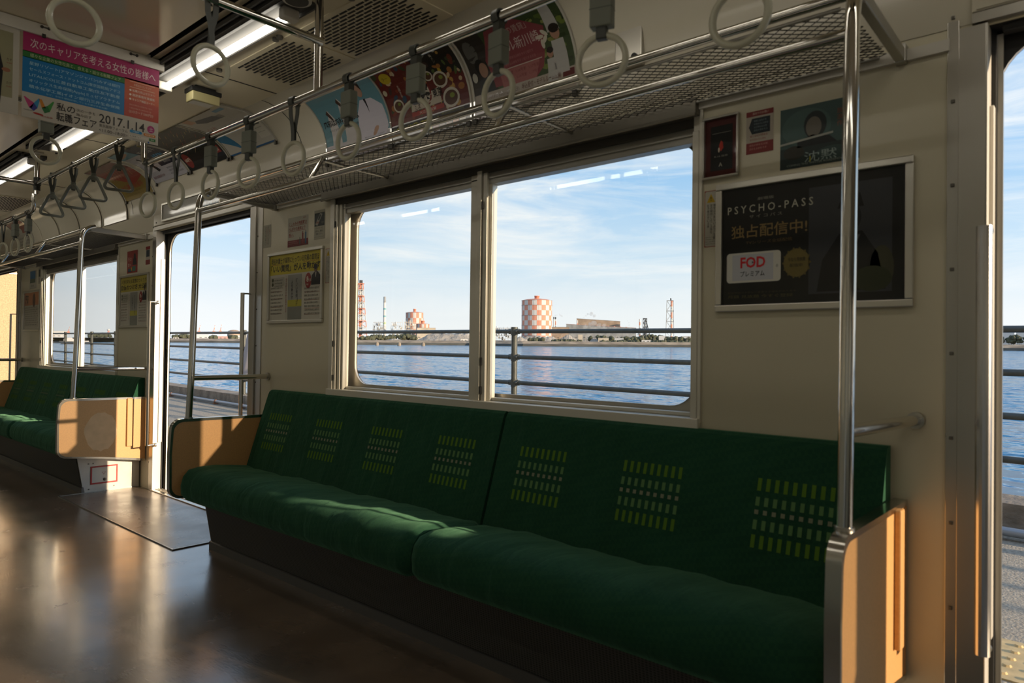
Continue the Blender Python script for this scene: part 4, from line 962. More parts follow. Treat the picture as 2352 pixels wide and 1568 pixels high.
# over the doorway
r, s = cove_ad(-4.050, .150, '#b5b1a6', 'curved white advertisement with blue patches, over the left doorway, rightmost of its row')
s.rect(0, .0, .515, .012, '#2a5a86', 1); s.poly([(.0, .10), (.0, .16), (.10, .14), (.17, .03), (.15, .03)], '#2e6f93', 2); s.poly([(.10, .30), (.14, .33), (.30, .31), (.34, .26), (.16, .27)], '#1c2130', 3); s.rect(.37, .32, .47, .345, '#3a82a6', 3); s.rect(.05, .31, .12, .364, '#b98c6b', 2); s.rect(.20, .26, .36, .30, '#79746e', 2)
s.text(.03, .17, .05, 'バイク', '#a1472c', w=.10); s.text(.20, .14, .05, '派遣?', '#2a6f9c', w=.16); s.rect(.40, .04, .50, .16, '#c2bfb2', 3); s.rect(.41, .12, .49, .132, '#3b3a34', 4); s.lines(.41, .10, .08, 3, .015, .008, '#4a4842', seed=2)
s.build('printed_sheet', r)
r, s = cove_ad(-4.600, .150, '#151311', 'curved black advertisement with gold and red streaks, over the left doorway')
for i in range(34): u, v = rr.uniform(.04, .5), rr.uniform(.10, .35); s.poly([(u, v), (u+.05, v+.030), (u+.052, v+.034), (u+.002, v+.004)], rr.choice(['#8e3a20', '#a67c3a', '#7b2a1c', '#b59a6a']), 2)
s.ell(.06, .07, .045, .055, '#7e2a24', 3); s.text(.025, .06, .026, '680円', '#cfc3b0', w=.07, bold=.02, L=6); s.rect(.40, .05, .49, .10, '#8e2c26', 3); s.text(.41, .06, .028, '特製', '#cfc3b0', w=.07, L=6)
s.build('printed_sheet', r)
r, s = cove_ad(-5.145, .150, '#a9a7ad', 'curved navy and white advertisement, over the left doorway, leftmost of its row')
s.rect(.25, .10, .515, .364, '#151a33', 1); s.rect(0, .26, .26, .364, '#4a8296', 1); s.ell(.12, .31, .09, .016, '#8a5f44', 3, 16, .2); s.text(.28, .24, .05, '駅前留学', '#b7b5b8', w=.20); s.text(.30, .15, .060, 'AEON', '#4f9cc8', w=.15, bold=.03, L=6); s.text(.33, .115, .020, '英会話', '#b7b5b8', w=.10)
s.poly([(.05, .08), (.08, .20), (.15, .22), (.20, .08)], '#c2bfc2', 3); s.poly([(.16, .07), (.10, .22), (.12, .23), (.20, .08)], '#17181c', 4); s.lines(.29, .07, .20, 3, .022, .014, '#46464c', seed=3); s.text(.02, .03, .020, '無料体験受付中', '#6d3034', w=.18)
s.build('printed_sheet', r)
r, s = cove_ad(-5.755, .10, '#7f6a22', 'curved gold and red advertisement left of the left doorway, partly behind the triangle straps')
s.rect(0, .20, .515, .364, '#6e241c', 1); s.poly([(0, .22), (.3, .10), (.515, .15), (.515, .24), (0, .30)], '#8a2b20', 2)
for i in range(8): s.poly([(.05+i*.05, .17), (.20+i*.04, .30), (.205+i*.04, .30), (.06+i*.05, .17)], '#a0683c', 3)
s.text(.05, .075, .045, '大感謝市開催中', '#8f3a1e', w=.38, bold=.02, L=6); s.lines(.05, .05, .3, 2, .02, .013, '#5c4a16', seed=5)
s.build('printed_sheet', r)
r, s = cove_ad(-8.75, -.02, '#8d3a2c', 'curved red and white advertisement at the far left end of the row')
s.rect(0, 0, .515, .16, '#b0aca0', 1); s.ell(.2, .2, .08, .05, '#b5b1a6', 2); s.lines(.05, .10, .4, 3, .03, .02, '#3c3a36', seed=7); s.build('printed_sheet', r)
# empty clear holders along the far cove
for i, x in enumerate((-6.30, -6.85, -7.40, -7.95)):
    f = covemap(x, -.03); m = MB()
    m.strip([f(0, .364*j/14, .001) for j in range(15)], [f(.51, .364*j/14, .001) for j in range(15)], 0, True)
    for u in (0, .51): m.tube([f(u, .364*j/14, .004) for j in range(15)], .004, 6)
    tag(m.build('poster_holder', WALLG), 'empty glossy advertisement holder on the cove, %s from the left doorway' % ORD[i], 'poster holder', 'empty advertisement holders')
# flat frame over the left doorway
r = thing('framed_poster', 'wide framed notice directly over the left doorway, pale at left and blue at right', 'poster', (0, 0, 0))
fx0, fx1, fz0, fz1 = -5.135, -4.275, Z+.888, Z+.992
m = MB()
for a, b in (((fx0-.012, fz0-.012), (fx1+.012, fz0)), ((fx0-.012, fz1), (fx1+.012, fz1+.012)), ((fx0-.012, fz0), (fx0, fz1)), ((fx1, fz0), (fx1+.012, fz1))): m.box((a[0], WY-.040, a[1]), (b[0], WY-.022, b[1]))
m.build('frame', FR, r); s = Sheet(fx1-fx0, fz1-fz0, wallmap(fx0, fz0, WY-.031), '#908d83'); s.rect(.55, 0, .86, .104, '#2b4a66', 1); s.rect(.55, 0, .86, .03, '#3f6076', 2)
for i in range(14): s.rect(.56+.021*i, .0, .573+.021*i, .02+.012*((i*7) % 4), '#22384c', 3)
s.text(.25, .075, .014, 'ご案内', '#5c5a54', w=.08); s.lines(.10, .05, .30, 3, .014, .008, '#55534d', seed=6); s.build('printed_sheet', r)
# plain boxed panels over each doorway
for k, a in enumerate(DOORS[1:3]):
    m = MB(); m.box((a-.03, WY-.022, LINT+.03), (a+DW+.05, WY, EYE+.99)); m.box((a-.02, WY-.026, LINT+.033), (a+DW+.04, WY-.022, LINT+.036))
    for x in (a+.02, a+DW-.02): m.cbox((x, WY-.024, LINT+.055), (.010, .006, .010), 1)
    tag(m.build('trim_%d' % (k+8), [WALLG, SCREW], bevel=.002), kind='structure')

# --- hanging posters across the car
PX = -3.20
def hung(y0, y1, label, base):
    s = Sheet(y1-y0, .333, lambda u, v, o: (PX+.001+o, y0+u, Z+.877+v), base, sheet_gloss=False); s.y0 = y0
    r = thing('hanging_poster', label, 'poster', (0, 0, 0), None)
    MB().box((PX-.001, y0, Z+.877), (PX, y1, Z+1.215)).build('paper_back', paint('#8f8b7e'), r)
    return r, s
r, s = hung(.744, 1.249, 'hanging poster for a career fair, with a magenta headline and blue and orange panels', '#b3ada0')
s.rect(0, .256, .505, .333, '#a02a5e', 1); s.rect(0, .232, .365, .258, '#2b6a2f', 1); s.rect(0, .098, .365, .234, '#0f6fa6', 1); s.rect(.365, .098, .505, .262, '#b5502a', 1); s.rect(.365, .098, .505, .17, '#a63c28', 2)
s.text(.024, .274, .037, '次のキャリアを考える女性の皆様へ', '#dcc6c6', w=.465, L=5); s.text(.024, .237, .015, '様々な企業の女性社員と、会える・話せる転職フェア', '#b9c49a', w=.325, L=5)
for i, t in enumerate(('星野リゾート|アマゾンジャパン|みずほ銀行', 'セールスフォース・ドットコム|東京国税局|アデコ', 'LITALICO|三菱自動車工業|住友不動産', 'オリックス生命保険|Apple|ミュゼプラチナム', '積水化学工業|イオン銀行|三井生命保険')): s.text(.022, .205-.0225*i, .015, t, '#a6cfe0', w=.325, L=5)
s.text(.08, .104, .007, 'など、女性を積極採用している企業が多数出展!', '#8fc0d4', w=.22, L=5)
for a, b in (((.385, .226), (.487, .228)), ((.385, .250), (.487, .252))): s.rect(a[0], a[1], b[0], b[1], '#d9b79a', 4)
s.text(.402, .234, .011, 'お役立ちコンテンツ', '#dcc0a8', w=.07, L=5)
for i, t in enumerate(('転職力向上セミナー', '履歴書用写真撮影', 'キャリア相談コーナー')): s.ell(.388, .213-.019*i, .0045, .0045, '#e6d7c8', 4, 10); s.text(.396, .208-.019*i, .011, t, '#e6d7c8', w=.092, L=5)
s.text(.383, .115, .014, 'QUOカード1000円分', '#dcb9a6', w=.10, L=5); s.lines(.385, .148, .10, 2, .014, .007, '#d59d88', seed=3)
for pts, c_ in ((((.006, .078), (.024, .040), (.034, .040), (.040, .062), (.010, .080)), '#b03a6e'), (((.024, .040), (.040, .030), (.052, .044), (.040, .062)), '#3a3a86'), (((.040, .062), (.052, .044), (.060, .082), (.056, .084)), '#2f86b0'),
                (((.056, .082), (.066, .050), (.080, .050), (.066, .082)), '#c07a22'), (((.066, .050), (.076, .030), (.094, .040), (.086, .062)), '#256b3a'), (((.086, .062), (.094, .040), (.108, .082), (.104, .084)), '#3a8a3c')): s.poly(list(pts), c_, 2)
s.text(.006, .026, .006, 'woman type', '#55504a', w=.032); s.ell(.055, .022, .018, .004, '#9c2a24', 2, 14, -.08); s.text(.064, .014, .006, '私の転職', '#9c2a24', w=.04)
s.text(.116, .053, .032, '私の', '#2c2a28', w=.066, bold=.012); s.text(.116, .012, .037, '転職フェア', '#2c2a28', w=.145, bold=.012); s.text(.186, .067, .012, '次の一歩を', '#4a4642', w=.07); s.text(.186, .049, .012, '踏み出す', '#4a4642', w=.056)
s.text(.270, .044, .037, '2017.1.14', '#262422', w=.178, bold=.01); s.ell(.474, .063, .0155, .0165, '#9c2a66', 2, 22); s.text(.4655, .0545, .017, '土', '#d6c2ca', L=6)
s.text(.270, .026, .013, '東京国際フォーラム', '#3a3733', w=.11); s.text(.270, .007, .013, '<11:00~18:00>', '#3a3733', w=.11)
s.poly(rr2(.388, .032, .438, .044, .006), '#1c78a8', 2); s.text(.400, .0345, .007, '入場無料', '#bcd6e0', w=.026, L=5); s.poly(rr2(.444, .030, .494, .042, .006), '#b9702a', 2); s.text(.450, .0325, .007, '履歴書不要', '#e0cdb8', w=.038, L=5)
s.rect(.386, .012, .464, .0235, '#c4bfb2', 2); s.text(.389, .014, .007, '私の転職フェア', '#55504a', w=.045, L=5); s.rect(.468, .012, .494, .0245, '#256b34', 2); s.text(.474, .0145, .007, '検索', '#bcd0b4', w=.013, L=5)
s.text(.40, .003, .004, '新たな出会いを応援します', '#66625a', w=.05); s.ell(.465, .005, .004, .004, '#1f4f8a', 2, 10)
s.build('printed_sheet', r)
r, s = hung(.205, .733, 'white hanging poster of a person in black, cut off by the left edge', '#b5b0a3')
s.rect(.30, .06, .508, .31, '#8e8a6c', 1); s.poly([(.40, .03), (.41, .18), (.40, .24), (.42, .29), (.455, .28), (.478, .17), (.47, .03)], '#17171a', 3); s.ell(.44, .305, .018, .022, '#7a5a48', 4); s.ell(.44, .315, .021, .018, '#2b1d18', 5); s.ell(.487, .163, .014, .008, '#8f6148', 4)
for v in (.20, .11): s.text(.488, v, .010, 'カナ', '#4a2a24', w=.017); s.text(.488, v-.012, .006, '¥9,800', '#8a3a2c', w=.017)
s.text(.03, .22, .05, '冬の新作', '#3a3733', w=.22); s.lines(.03, .18, .22, 4, .03, .018, '#4a4742', seed=2); s.build('printed_sheet', r)
r = thing('poster_rail', 'white hanging rail clamping the two ceiling posters, marked 16', 'poster rail', (PX, YC, Z+1.215))
m = MB(); m.box((-.012, -.55, -.008), (.010, .537, .037)); m.box((-.006, -.50, .03), (.006, -.44, .05)); m.box((-.006, .42, .03), (.006, .48, .05)); m.build('rail', WHITEP, r, .002)
m = MB()
for y in (.085, .41, -.085, -.41):
    for d in (-.012, .012): m.tube([(.010, y+d, .026), (.013, y+d, .026)], .006, 10)
    m.box((.010, y-.012, .024), (.0125, y+.012, .028)); m.cbox((.012, y-.005, -.008), (.006, .012, .014))
m.build('clips', DARK, r)
s = Sheet(.014, .012, lambda u, v, o: (.0102+o, .235+u, .010+v), '#b9b3a4', sheet_gloss=False); s.text(.001, .001, .010, '16', '#2a2826', w=.012); s.build('number_plate', r)

# ------------------------------------------------------------------ the quay and the harbour (level frame OUT, eye at its origin)
CONC = mat('quay_concrete', (.30, .245, .185), .85, noise=(7, .35), bump=(30, .4, .02))
ASPH = mat('platform_asphalt', (.38, .335, .265), .9, noise=(60, .30), bump=(90, .6, .01))
FENCE = mat('fence_paint', (.075, .080, .070), .38, noise=(20, .2))
PIPE = mat('grey_pipe', (.33, .36, .40), .3, .3)
PZ = -1.12
def tpt(x, y):                                       # a train-frame point (x, y) carried into the quay frame, at platform level
    v = OUT.inverted() @ Vector((x, y, 0)); return (v.x, v.y)
m = MB()
A = [tpt(x, 2.26) for x in (-70, -40, -20, -10, -4, 2, 8, 16)]
m.strip([(a[0], a[1], PZ) for a in A], [(a[0], 4.95, PZ) for a in A]); m.strip([(a[0], a[1], PZ-.9) for a in A], [(a[0], a[1], PZ) for a in A])
tag(m.build('platform', ASPH, out=True), kind='structure')
m = MB().box((-75, 4.93, -1.6), (20, 5.24, -.935)).box((-75, 5.0, -6), (20, 5.6, -1.5)); tag(m.build('quay_curb', CONC, out=True), 'rough brown concrete curb along the water edge of the platform', 'curb', kind='structure')
m = MB(); m.tube([(-75, 4.80, -1.07), (20, 4.80, -1.07)], .026, 12)
pr_ = thing('conduit_pipe', 'thin grey pipe running along the foot of the curb', 'pipe', (0, 0, 0), out=True); m.build('pipe', PIPE, pr_)
for i in range(26):
    q = MB(); q.tube([(-24+i*1.02-.02, 4.80, -1.07), (-24+i*1.02+.02, 4.80, -1.07)], .032, 10); q.cbox((-24+i*1.02, 4.80, -1.10), (.05, .09, .02)); q.build('pipe_clamp', mat('rusty_clamp', (.30, .14, .07), .7), pr_)
# tactile paving
TACT = mat('tactile_yellow', (.62, .47, .24), .8, noise=(25, .15))
m = MB(); m.box((-30, 2.80, PZ), (12, 3.18, PZ+.006))
for i in range(46):
    for j in range(5): m.lathe([(.016, .006), (.011, .0125), (0, .0125)], (-1.9+i*.075, 2.845+j*.073, PZ), 8, smooth=False)
tag(m.build('tactile_paving', TACT, out=True), 'yellowish studded tactile strip on the platform outside the right doorway', 'paving', kind='structure')
# fence: posts with caps and clamps, four rails
fn = thing('quay_fence', 'dark pipe fence with four rails along the edge of the quay', 'fence', (0, 5.05, 0), out=True)
posts = [1.16, -1.91, -4.98, -8.05, -11.25, -18.15, -20.1, -22.7, -25.7, -28.8, -31.8, -34.8]
for z in (.085, -.175, -.435, -.695):
    MB().tube([(-38, 0, z), (6, 0, z)], .0215, 12).build('rail', FENCE, fn)
for x in posts:
    q = MB(); q.tube([(x, 0, -.935), (x, 0, .125)], .031, 16); q.tube([(x, 0, -.935), (x, 0, -.925)], .06, 16); q.tube([(x, 0, .118), (x, 0, .130)], .034, 16)
    po = q.build('post', FENCE, fn)
    for z in (.085, -.175, -.435, -.695):
        q = MB(); q.tube([(x-.07, 0, z), (x+.07, 0, z)], .028, 12); q.tube([(x, 0, z-.04), (x, 0, z+.035)], .036, 14)
        for d in (-.055, .055): q.sphere((x+d, -.03, z), .010, n=5)
        q.build('clamp', FENCE, po)
# stone coloured pillar on the platform, far left
p = gpt(-2, 784, 17)
r = thing('platform_pillar', 'tall sand coloured rendered pillar with two metal bands, at the far left edge', 'pillar', (p.x, p.y, PZ), out=True)
MB().box((-.46, -.46, 0), (.46, .46, 6)).build('shaft', mat('sand_render', (.55, .38, .22), .9, noise=(35, .18), bump=(60, .5, .02)), r, .03)
q = MB()
for z in (2.62, 3.02): q.box((-.475, -.475, z), (.475, .475, z+.025))
q.build('metal_band', STEEL, r)

# person leaning on the fence, nearly hidden behind the door pillar
COAT = mat('coat_grey', (.40, .37, .38), .85); SKIN = mat('skin', (.50, .27, .17), .55); BLK = mat('dark_cloth', (.03, .03, .035), .8); HAIR = mat('hair_dark', (.02, .016, .014), .6)
pe = gpt(607, 784, 11.1)
pr = thing('person', 'person in a pale coat leaning on the fence, mostly hidden by the left doorway pillar', 'person', (pe.x+.92, 4.66, PZ), out=True)
def skin_body(name, chains, mtl, parent):
    me = bpy.data.meshes.new(name); vs = []; es = []; rad = []; idx = {}
    for ch in chains:
        prev = None
        for key, co, r_ in ch:
            if key not in idx: idx[key] = len(vs); vs.append(co); rad.append(r_)
            if prev is not None: es.append((prev, idx[key]))
            prev = idx[key]
    me.from_pydata(vs, es, []); o = bpy.data.objects.new(name, me); COL.objects.link(o); o.parent = parent
    me.materials.append(mtl)
    md = o.modifiers.new('skin', 'SKIN')
    if me.skin_vertices:
        for i, r_ in enumerate(rad): me.skin_vertices[0].data[i].radius = (r_, r_); me.skin_vertices[0].data[i].use_root = (i == 0)
    md.use_smooth_shade = True; sb = o.modifiers.new('sub', 'SUBSURF'); sb.levels = 1; sb.render_levels = 2
    return o
skin_body('body', [[('pel', (0, 0, .92), .15), ('wa', (0, .02, 1.08), .135), ('ch', (0, .08, 1.28), .155), ('nk', (0, .13, 1.44), .06), ('hd', (0, .15, 1.56), .095), ('hd2', (0, .155, 1.64), .085)],
    [('pel', (0, 0, .92), .15), ('lh', (-.10, 0, .86), .10), ('lk', (-.11, .03, .48), .062), ('la', (-.11, 0, .09), .042), ('lt', (-.12, .16, .04), .038)],
    [('pel', (0, 0, .92), .15), ('rh', (.10, 0, .86), .10), ('rk', (.12, .04, .48), .062), ('ra', (.13, .0, .09), .042), ('rt', (.14, .16, .04), .038)],
    [('ch', (0, .08, 1.28), .155), ('ls', (-.19, .10, 1.33), .062), ('le', (-.25, .22, 1.13), .046), ('lw', (-.27, .36, 1.12), .032)],
    [('ch', (0, .08, 1.28), .155), ('rs', (.19, .10, 1.33), .062), ('re', (.26, .24, 1.13), .046), ('rw', (.12, .38, 1.17), .032)]], BLK, pr)
for sx, w0 in ((-1, Vector((-.27, .36, 1.12))), (1, Vector((.12, .38, 1.17)))):
    ch = [[('w', tuple(w0), .030), ('p', tuple(w0+Vector((-.045, .03, 0))), .036), ('f%d' % 0, tuple(w0+Vector((-.10, .045, .0))), .011)]]
    for k in range(4):
        b_ = w0+Vector((-.075, .015+.018*k, .0)); ch.append([('p', tuple(w0+Vector((-.045, .03, 0))), .036), ('a%d' % k, tuple(b_), .011), ('b%d' % k, tuple(b_+Vector((-.035+.004*abs(k-1.5), 0, -.006))), .010), ('c%d' % k, tuple(b_+Vector((-.055, 0, -.024))), .009)])
    ch.append([('w', tuple(w0), .030), ('t1', tuple(w0+Vector((-.035, .0, .028))), .012), ('t2', tuple(w0+Vector((-.065, -.008, .034))), .010)])
    skin_body('hand', ch[1:], SKIN, pr)
q = MB(); q.lathe([(.16, 0), (.20, -.25), (.275, -.60), (.28, -.66), (.27, -.655), (.19, -.25), (.15, 0)], (-.06, -.06, 1.18), 26); q.lathe([(.155, 0), (.175, .12), (.15, .24), (.07, .28)], (0, .06, 1.14), 20); q.build('coat', COAT, pr)
q = MB(); q.sphere((0, .14, 1.655), .098, n=10, sc=(1, 1.05, .95)); q.build('hair', HAIR, pr)
q = MB(); q.sphere((0, .175, 1.61), .088, n=10, sc=(.86, 1, 1.15)); q.sphere((0, .268, 1.60), .013, n=5, sc=(.8, 1, 1.4))
for sx in (-1, 1): q.sphere((sx*.08, .16, 1.60), .022, n=5, sc=(.4, .8, 1.2))
fc = q.build('face', SKIN, pr); q = MB()
for sx in (-1, 1): q.sphere((sx*.03, .257, 1.625), .008, n=5, sc=(1.4, .6, .8))
q.cbox((0, .258, 1.572), (.04, .006, .006)); q.build('eyes_and_mouth', HAIR, pr)

# water and far shore
SH = [(-1400, 783), (-400, 783), (0, 783.4), (400, 786.3), (560, 787.5), (810, 791.3), (1070, 793), (1200, 795), (1590, 797.5), (2300, 805), (2800, 811), (4200, 826)]
SL = -5.0
def ground(px, py, z=SL):
    d = MG.transposed() @ Vector(((px-1176)/FPX, -(py-784)/FPX, 1)); k = z/d.z; return (d.x*k, d.y*k)
m = MB(); m.add([(-5200, 5.4, SL), (1500, 5.4, SL), (2600, 5000, SL), (-5200, 5000, SL)], [(0, 1, 2, 3)])
tag(m.build('harbour_water', SEA, out=True), 'blue rippled harbour water beyond the fence', 'water', kind='stuff')
shore = [ground(*s) for s in SH]; shore = [(min(max(a, -5000), 2500), min(b, 3000)) for a, b in shore]
QW = mat('quay_wall_dark', (.075, .075, .065), .9, noise=(.08, .4, (1, 1, 4)))
GR = mat('shore_ground', (.32, .25, .175), .95, noise=(.12, .45, (1, 1, 3)))
m = MB(); h1 = SL+1.9
lo = [(a, b, SL) for a, b in shore]; hi = [(a, b+1.0, h1) for a, b in shore]; hi2 = [(a*1.02, b+6, h1+2.0) for a, b in shore]; bk = [(a*1.4, b+2600, h1+2.0) for a, b in shore]
m.strip(lo, hi, 1); m.strip(hi, hi2, 0); m.strip(hi2, bk, 0)
tag(m.build('far_shore', [GR, QW], out=True), 'flat industrial shore across the water with a tan embankment', 'shore', kind='structure')
m = MB(); b = -1.6; m.box((-60, -30, b-.1), (60, -.95, b)); 
m.v = [tuple(OUT @ Vector(v)) for v in m.v]
m.v += []
tag(m.build('track_ballast', mat('ballast', (.40, .34, .25), .95, noise=(8, .4))), kind='structure')

m = MB(); m.box((-70, -15.0, -1.6), (45, -14.4, 9))  # unseen wall added behind the camera to block sky light from the bench
m.v = [tuple(OUT @ Vector(v)) for v in m.v]
tag(m.build('sky_blocker_wall', mat('sky_blocker_paint', (.20, .18, .12), .9, noise=(.8, .35))), kind='structure')
WHT = mat('far_white', (.66, .65, .62), .7); ORG = mat('far_orange_red', (.72, .29, .19), .7); GRY = mat('far_steel_grey', (.30, .31, .31), .7, noise=(.15, .3)); BEI = mat('far_beige', (.55, .48, .38), .8, noise=(.1, .2))
TEA = mat('far_teal', (.20, .42, .46), .7); LGN = mat('far_light_green', (.42, .55, .30), .7); FDK = mat('far_dark', (.06, .065, .07), .8); BRN = mat('far_brown', (.38, .28, .20), .8, noise=(.08, .25)); ORE = mat('ore_grey', (.34, .31, .27), .95, noise=(.12, .25, (1, 1, .35)), bump=(.15, 1, 3))
TREE = mat('far_foliage', (.075, .082, .050), .95, noise=(.6, .5)); PNK = mat('far_dusty_pink', (.48, .30, .27), .8); SLV = mat('far_silver', (.55, .56, .56), .6)
GZ = SL+3.8                                         # level of the industrial ground
def far(px, zd, name, label, cat, group=None):
    p = gpt(px, 784, zd); a = math.atan2(-p.x, p.y)
    return thing(name, label, cat, (p.x, p.y, GZ), group, out=True, rz=a), zd/FPX
def hpx(py, px, zd): return (776.3+.0073*(px-700)+(0)-py)*zd/FPX+0-GZ+.0     # height above the ground of an image row
def lattice(m, hw0, hw1, h, n, t, mi=None, hw0y=None):
    def hwz(z): return hw0+(hw1-hw0)*z/h
    for sx in (-1, 1):
        for sy in (-1, 1):
            for i in range(n):
                z0, z1 = h*i/n, h*(i+1)/n; m.tube([(sx*hwz(z0), sy*hwz(z0), z0), (sx*hwz(z1), sy*hwz(z1), z1)], t, 5, mi(i) if mi else 0)
    for i in range(n):
        z0, z1 = h*i/n, h*(i+1)/n; a, b = hwz(z0), hwz(z1)
        for s in (-1, 1):
            k = mi(i) if mi else 0
            m.tube([(-a, s*a, z0), (b, s*b, z1)], t*.7, 4, k); m.tube([(a, s*a, z0), (-b, s*b, z1)], t*.7, 4, k); m.tube([(s*a, -a, z0), (s*b, b, z1)], t*.7, 4, k)
            m.tube([(-b, s*b, z1), (b, s*b, z1)], t, 4, k); m.tube([(s*b, -b, z1), (s*b, b, z1)], t, 4, k)
# red and white tower chimney
r, k = far(828, 900, 'lattice_chimney', 'tall chimney in a red and white lattice tower, left in the window view', 'chimney'); H = hpx(651, 828, 900)
m = MB(); lattice(m, 15*k, 5.2*k, H, 9, .45, lambda i: 0 if i % 2 == 0 else 1); m.build('lattice_frame', [ORG, WHT], r)
m = MB(); n = 9
for i in range(n): m.tube([(-1.3*k, 0, H*i/n), (-1.3*k, 0, H*(i+1)/n)], 2.5*k, 14, i % 2); m.tube([(2.2*k, .5, H*i/n), (2.2*k, .5, H*(i+1)/n)], 1.9*k, 12, 2 if i > 0 else 1)
m.build('flues', [ORG, WHT, GRY], r); m = MB()
for x in (-2, .4, 2.6): m.tube([(x*k, 0, H), (x*k, 0, H+8*k)], 1.5*k, 10)
m.build('dark_flue_tips', FDK, r); m = MB()
for i in range(1, 10, 2): z = H*i/9; m.box((-8*k, -8*k, z-.3), (8*k, 8*k, z+.3))
m.build('platforms', ORG, r)
r, k = far(883, 950, 'striped_chimney', 'slim white chimney with a grey top and teal and green bands', 'chimney'); H = hpx(681, 883, 950)
m = MB(); ys = [(0, 0), (.36, 0), (.365, 3), (.40, 3), (.405, 0), (.52, 0), (.525, 2), (.56, 2), (.565, 0), (.69, 0), (.695, 2), (.735, 2), (.74, 0), (.86, 0), (.865, 4), (1, 4)]
pf = [((3.6-.8*f_)*k, f_*H) for f_, c_ in ys]+[(0, H+.3)]; m.lathe(pf, (0, 0, 0), 20, mf=lambda i, j: ys[min(i, 15)][1]); m.build('shaft', [WHT, WHT, TEA, LGN, GRY], r)
def checker_tank(px, zd, rad_px, top, base, name, label, cols, rows, dome, cap):
    r, k = far(px, zd, name, label, 'gas tank'); R_ = rad_px*k; H = hpx(top, px, zd)
    m = MB(); n = cols*3
    def colr(i, j): return (i+(j//3)) % 2
    z0 = 0; zs = [H-(H-0)*0-0 for _ in range(0)]
    hh = [H*(i/rows) for i in range(rows+1)]
    m.lathe([(R_, z) for z in hh], (0, 0, 0), n, mf=colr, smooth=True); m.build('shell', [ORG, WHT], r)
    m = MB(); m.lathe([(R_*1.01, H), (R_*.7, H+dome*k*.6), (R_*.3, H+dome*k*.95), (0, H+dome*k)], (0, 0, 0), n); m.build('domed_roof', ORG, r)
    m = MB(); m.lathe([(cap*k, H+dome*k*.5), (cap*k, H+dome*k+5*k), (cap*k*1.12, H+dome*k+5*k), (cap*k*1.1, H+dome*k+6.5*k), (0, H+dome*k+6.5*k)], (0, 0, 0), 16); m.build('roof_vent', ORG, r)
    m = MB()
    for z in [hh[i] for i in range(1, rows, 2)]+[H]: m.lathe([(R_*1.025, z-.15*k), (R_*1.025, z+.15*k)], (0, 0, 0), n); m.lathe([(R_, z), (R_*1.025, z)], (0, 0, 0), n)
    for j in range(0, n): m.tube([(R_*1.006*math.cos(2*PI*j/n), R_*1.006*math.sin(2*PI*j/n), 0), (R_*1.006*math.cos(2*PI*j/n), R_*1.006*math.sin(2*PI*j/n), H)], .10*k, 4)
    m.build('walkways', GRY, r)
checker_tank(1232.5, 1000, 34.5, 690, 770, 'gas_holder', 'large red and white checkered gas holder in the middle of the window view', 20, 8, 4.5, 5.5)
checker_tank(952, 1050, 20, 718, 760, 'gas_holder', 'smaller red and white checkered gas holder behind the process plant', 18, 5, 2.5, 3)
checker_tank(971, 1000, 15, 744, 760, 'gas_holder', 'low red and white checkered tank at the right of the smaller gas holder', 18, 3, 1.5, 4)
def plant(px, zd, wpx, top, label, seed, m1, m2):
    rr = random.Random(seed); r, k = far(px, zd, 'process_plant', label, 'industrial plant', 'process plants'); H = hpx(top, px, zd); W = wpx*k/2; D = W*.7
    m = MB(); nx = max(3, int(wpx/4)); nz = 5
    for i in range(nx+1):
        x = -W+2*W*i/nx; hh = H*rr.uniform(.72, 1)
        for y in (-D, 0, D): m.box((x-.18, y-.18, 0), (x+.18, y+.18, hh))
    for j in range(1, nz+1):
        z = H*.85*j/nz; m.box((-W, -D, z-.12), (W, D, z+.12)) if j in (2, 4) else None
        for y in (-D, D): m.box((-W, y-.12, z-.15), (W, y+.12, z+.15))
    m.build('steel_frame', m1, r); m = MB()
    for i in range(int(wpx*.9)):
        x = rr.uniform(-W*.9, W*.9); z = rr.uniform(0, H*.75); a = rr.uniform(.6, 2.0); h = rr.uniform(1.2, 5)
        if rr.random() < .5: m.tube([(x, rr.uniform(-D, D), z), (x, rr.uniform(-D, D)*.2, z+h)], a*.6, 8)
        else: m.box((x-a, -D*.8, z), (x+a, D*.6, z+h*.7))
    m.build('vessels_and_pipes', m2, r)
plant(869, 900, 24, 733, 'grey scaffolded process plant between the lattice chimney and the striped chimney', 3, GRY, SLV)
plant(911, 930, 26, 733, 'pale process plant just right of the striped chimney', 4, SLV, WHT)
plant(942, 900, 26, 733, 'cream framed process plant in front of the smaller checkered gas holder', 5, BEI, WHT)
plant(1150, 950, 46, 748, 'low pale industrial frame between the window mullion and the large gas holder', 6, GRY, WHT)
def shed(px, zd, wpx, top, label, mtl, dpx=None, roof=None, name='industrial_building', slope=0, base=None):
    r, k = far(px, zd, name, label, 'building', 'industrial buildings across the water'); H = hpx(top, px, zd); W = wpx*k/2; D = (dpx or wpx*.4)*k
    m = MB(); m.prism([(-W, 0), (W, 0), (W, H-slope*k), (-W, H)], -D/2, D/2, axis='y'); m.build('walls', mtl, r)
    m = MB(); m.prism([(-W*1.01, H), (W*1.01, H-slope*k), (W*1.01, H-slope*k+.5*k), (-W*1.01, H+.5*k)], -D/2*1.02, D/2*1.02, axis='y'); m.build('roof', roof or GRY, r)
    m = MB(); n = max(2, int(wpx/9))
    for i in range(n): m.box((-W+2*W*(i+.25)/n, -D/2-.15, H*.2), (-W+2*W*(i+.7)/n, -D/2, H*.2+1.2*k)) 
    m.build('openings', FDK, r); return r, k, W, H, D
shed(979, 880, 42, 753, 'brown windowless building right of the low checkered tank', BEI, roof=BRN)
shed(1287, 1150, 40, 751, 'low brown shed right of the large gas holder', BRN, roof=FDK)
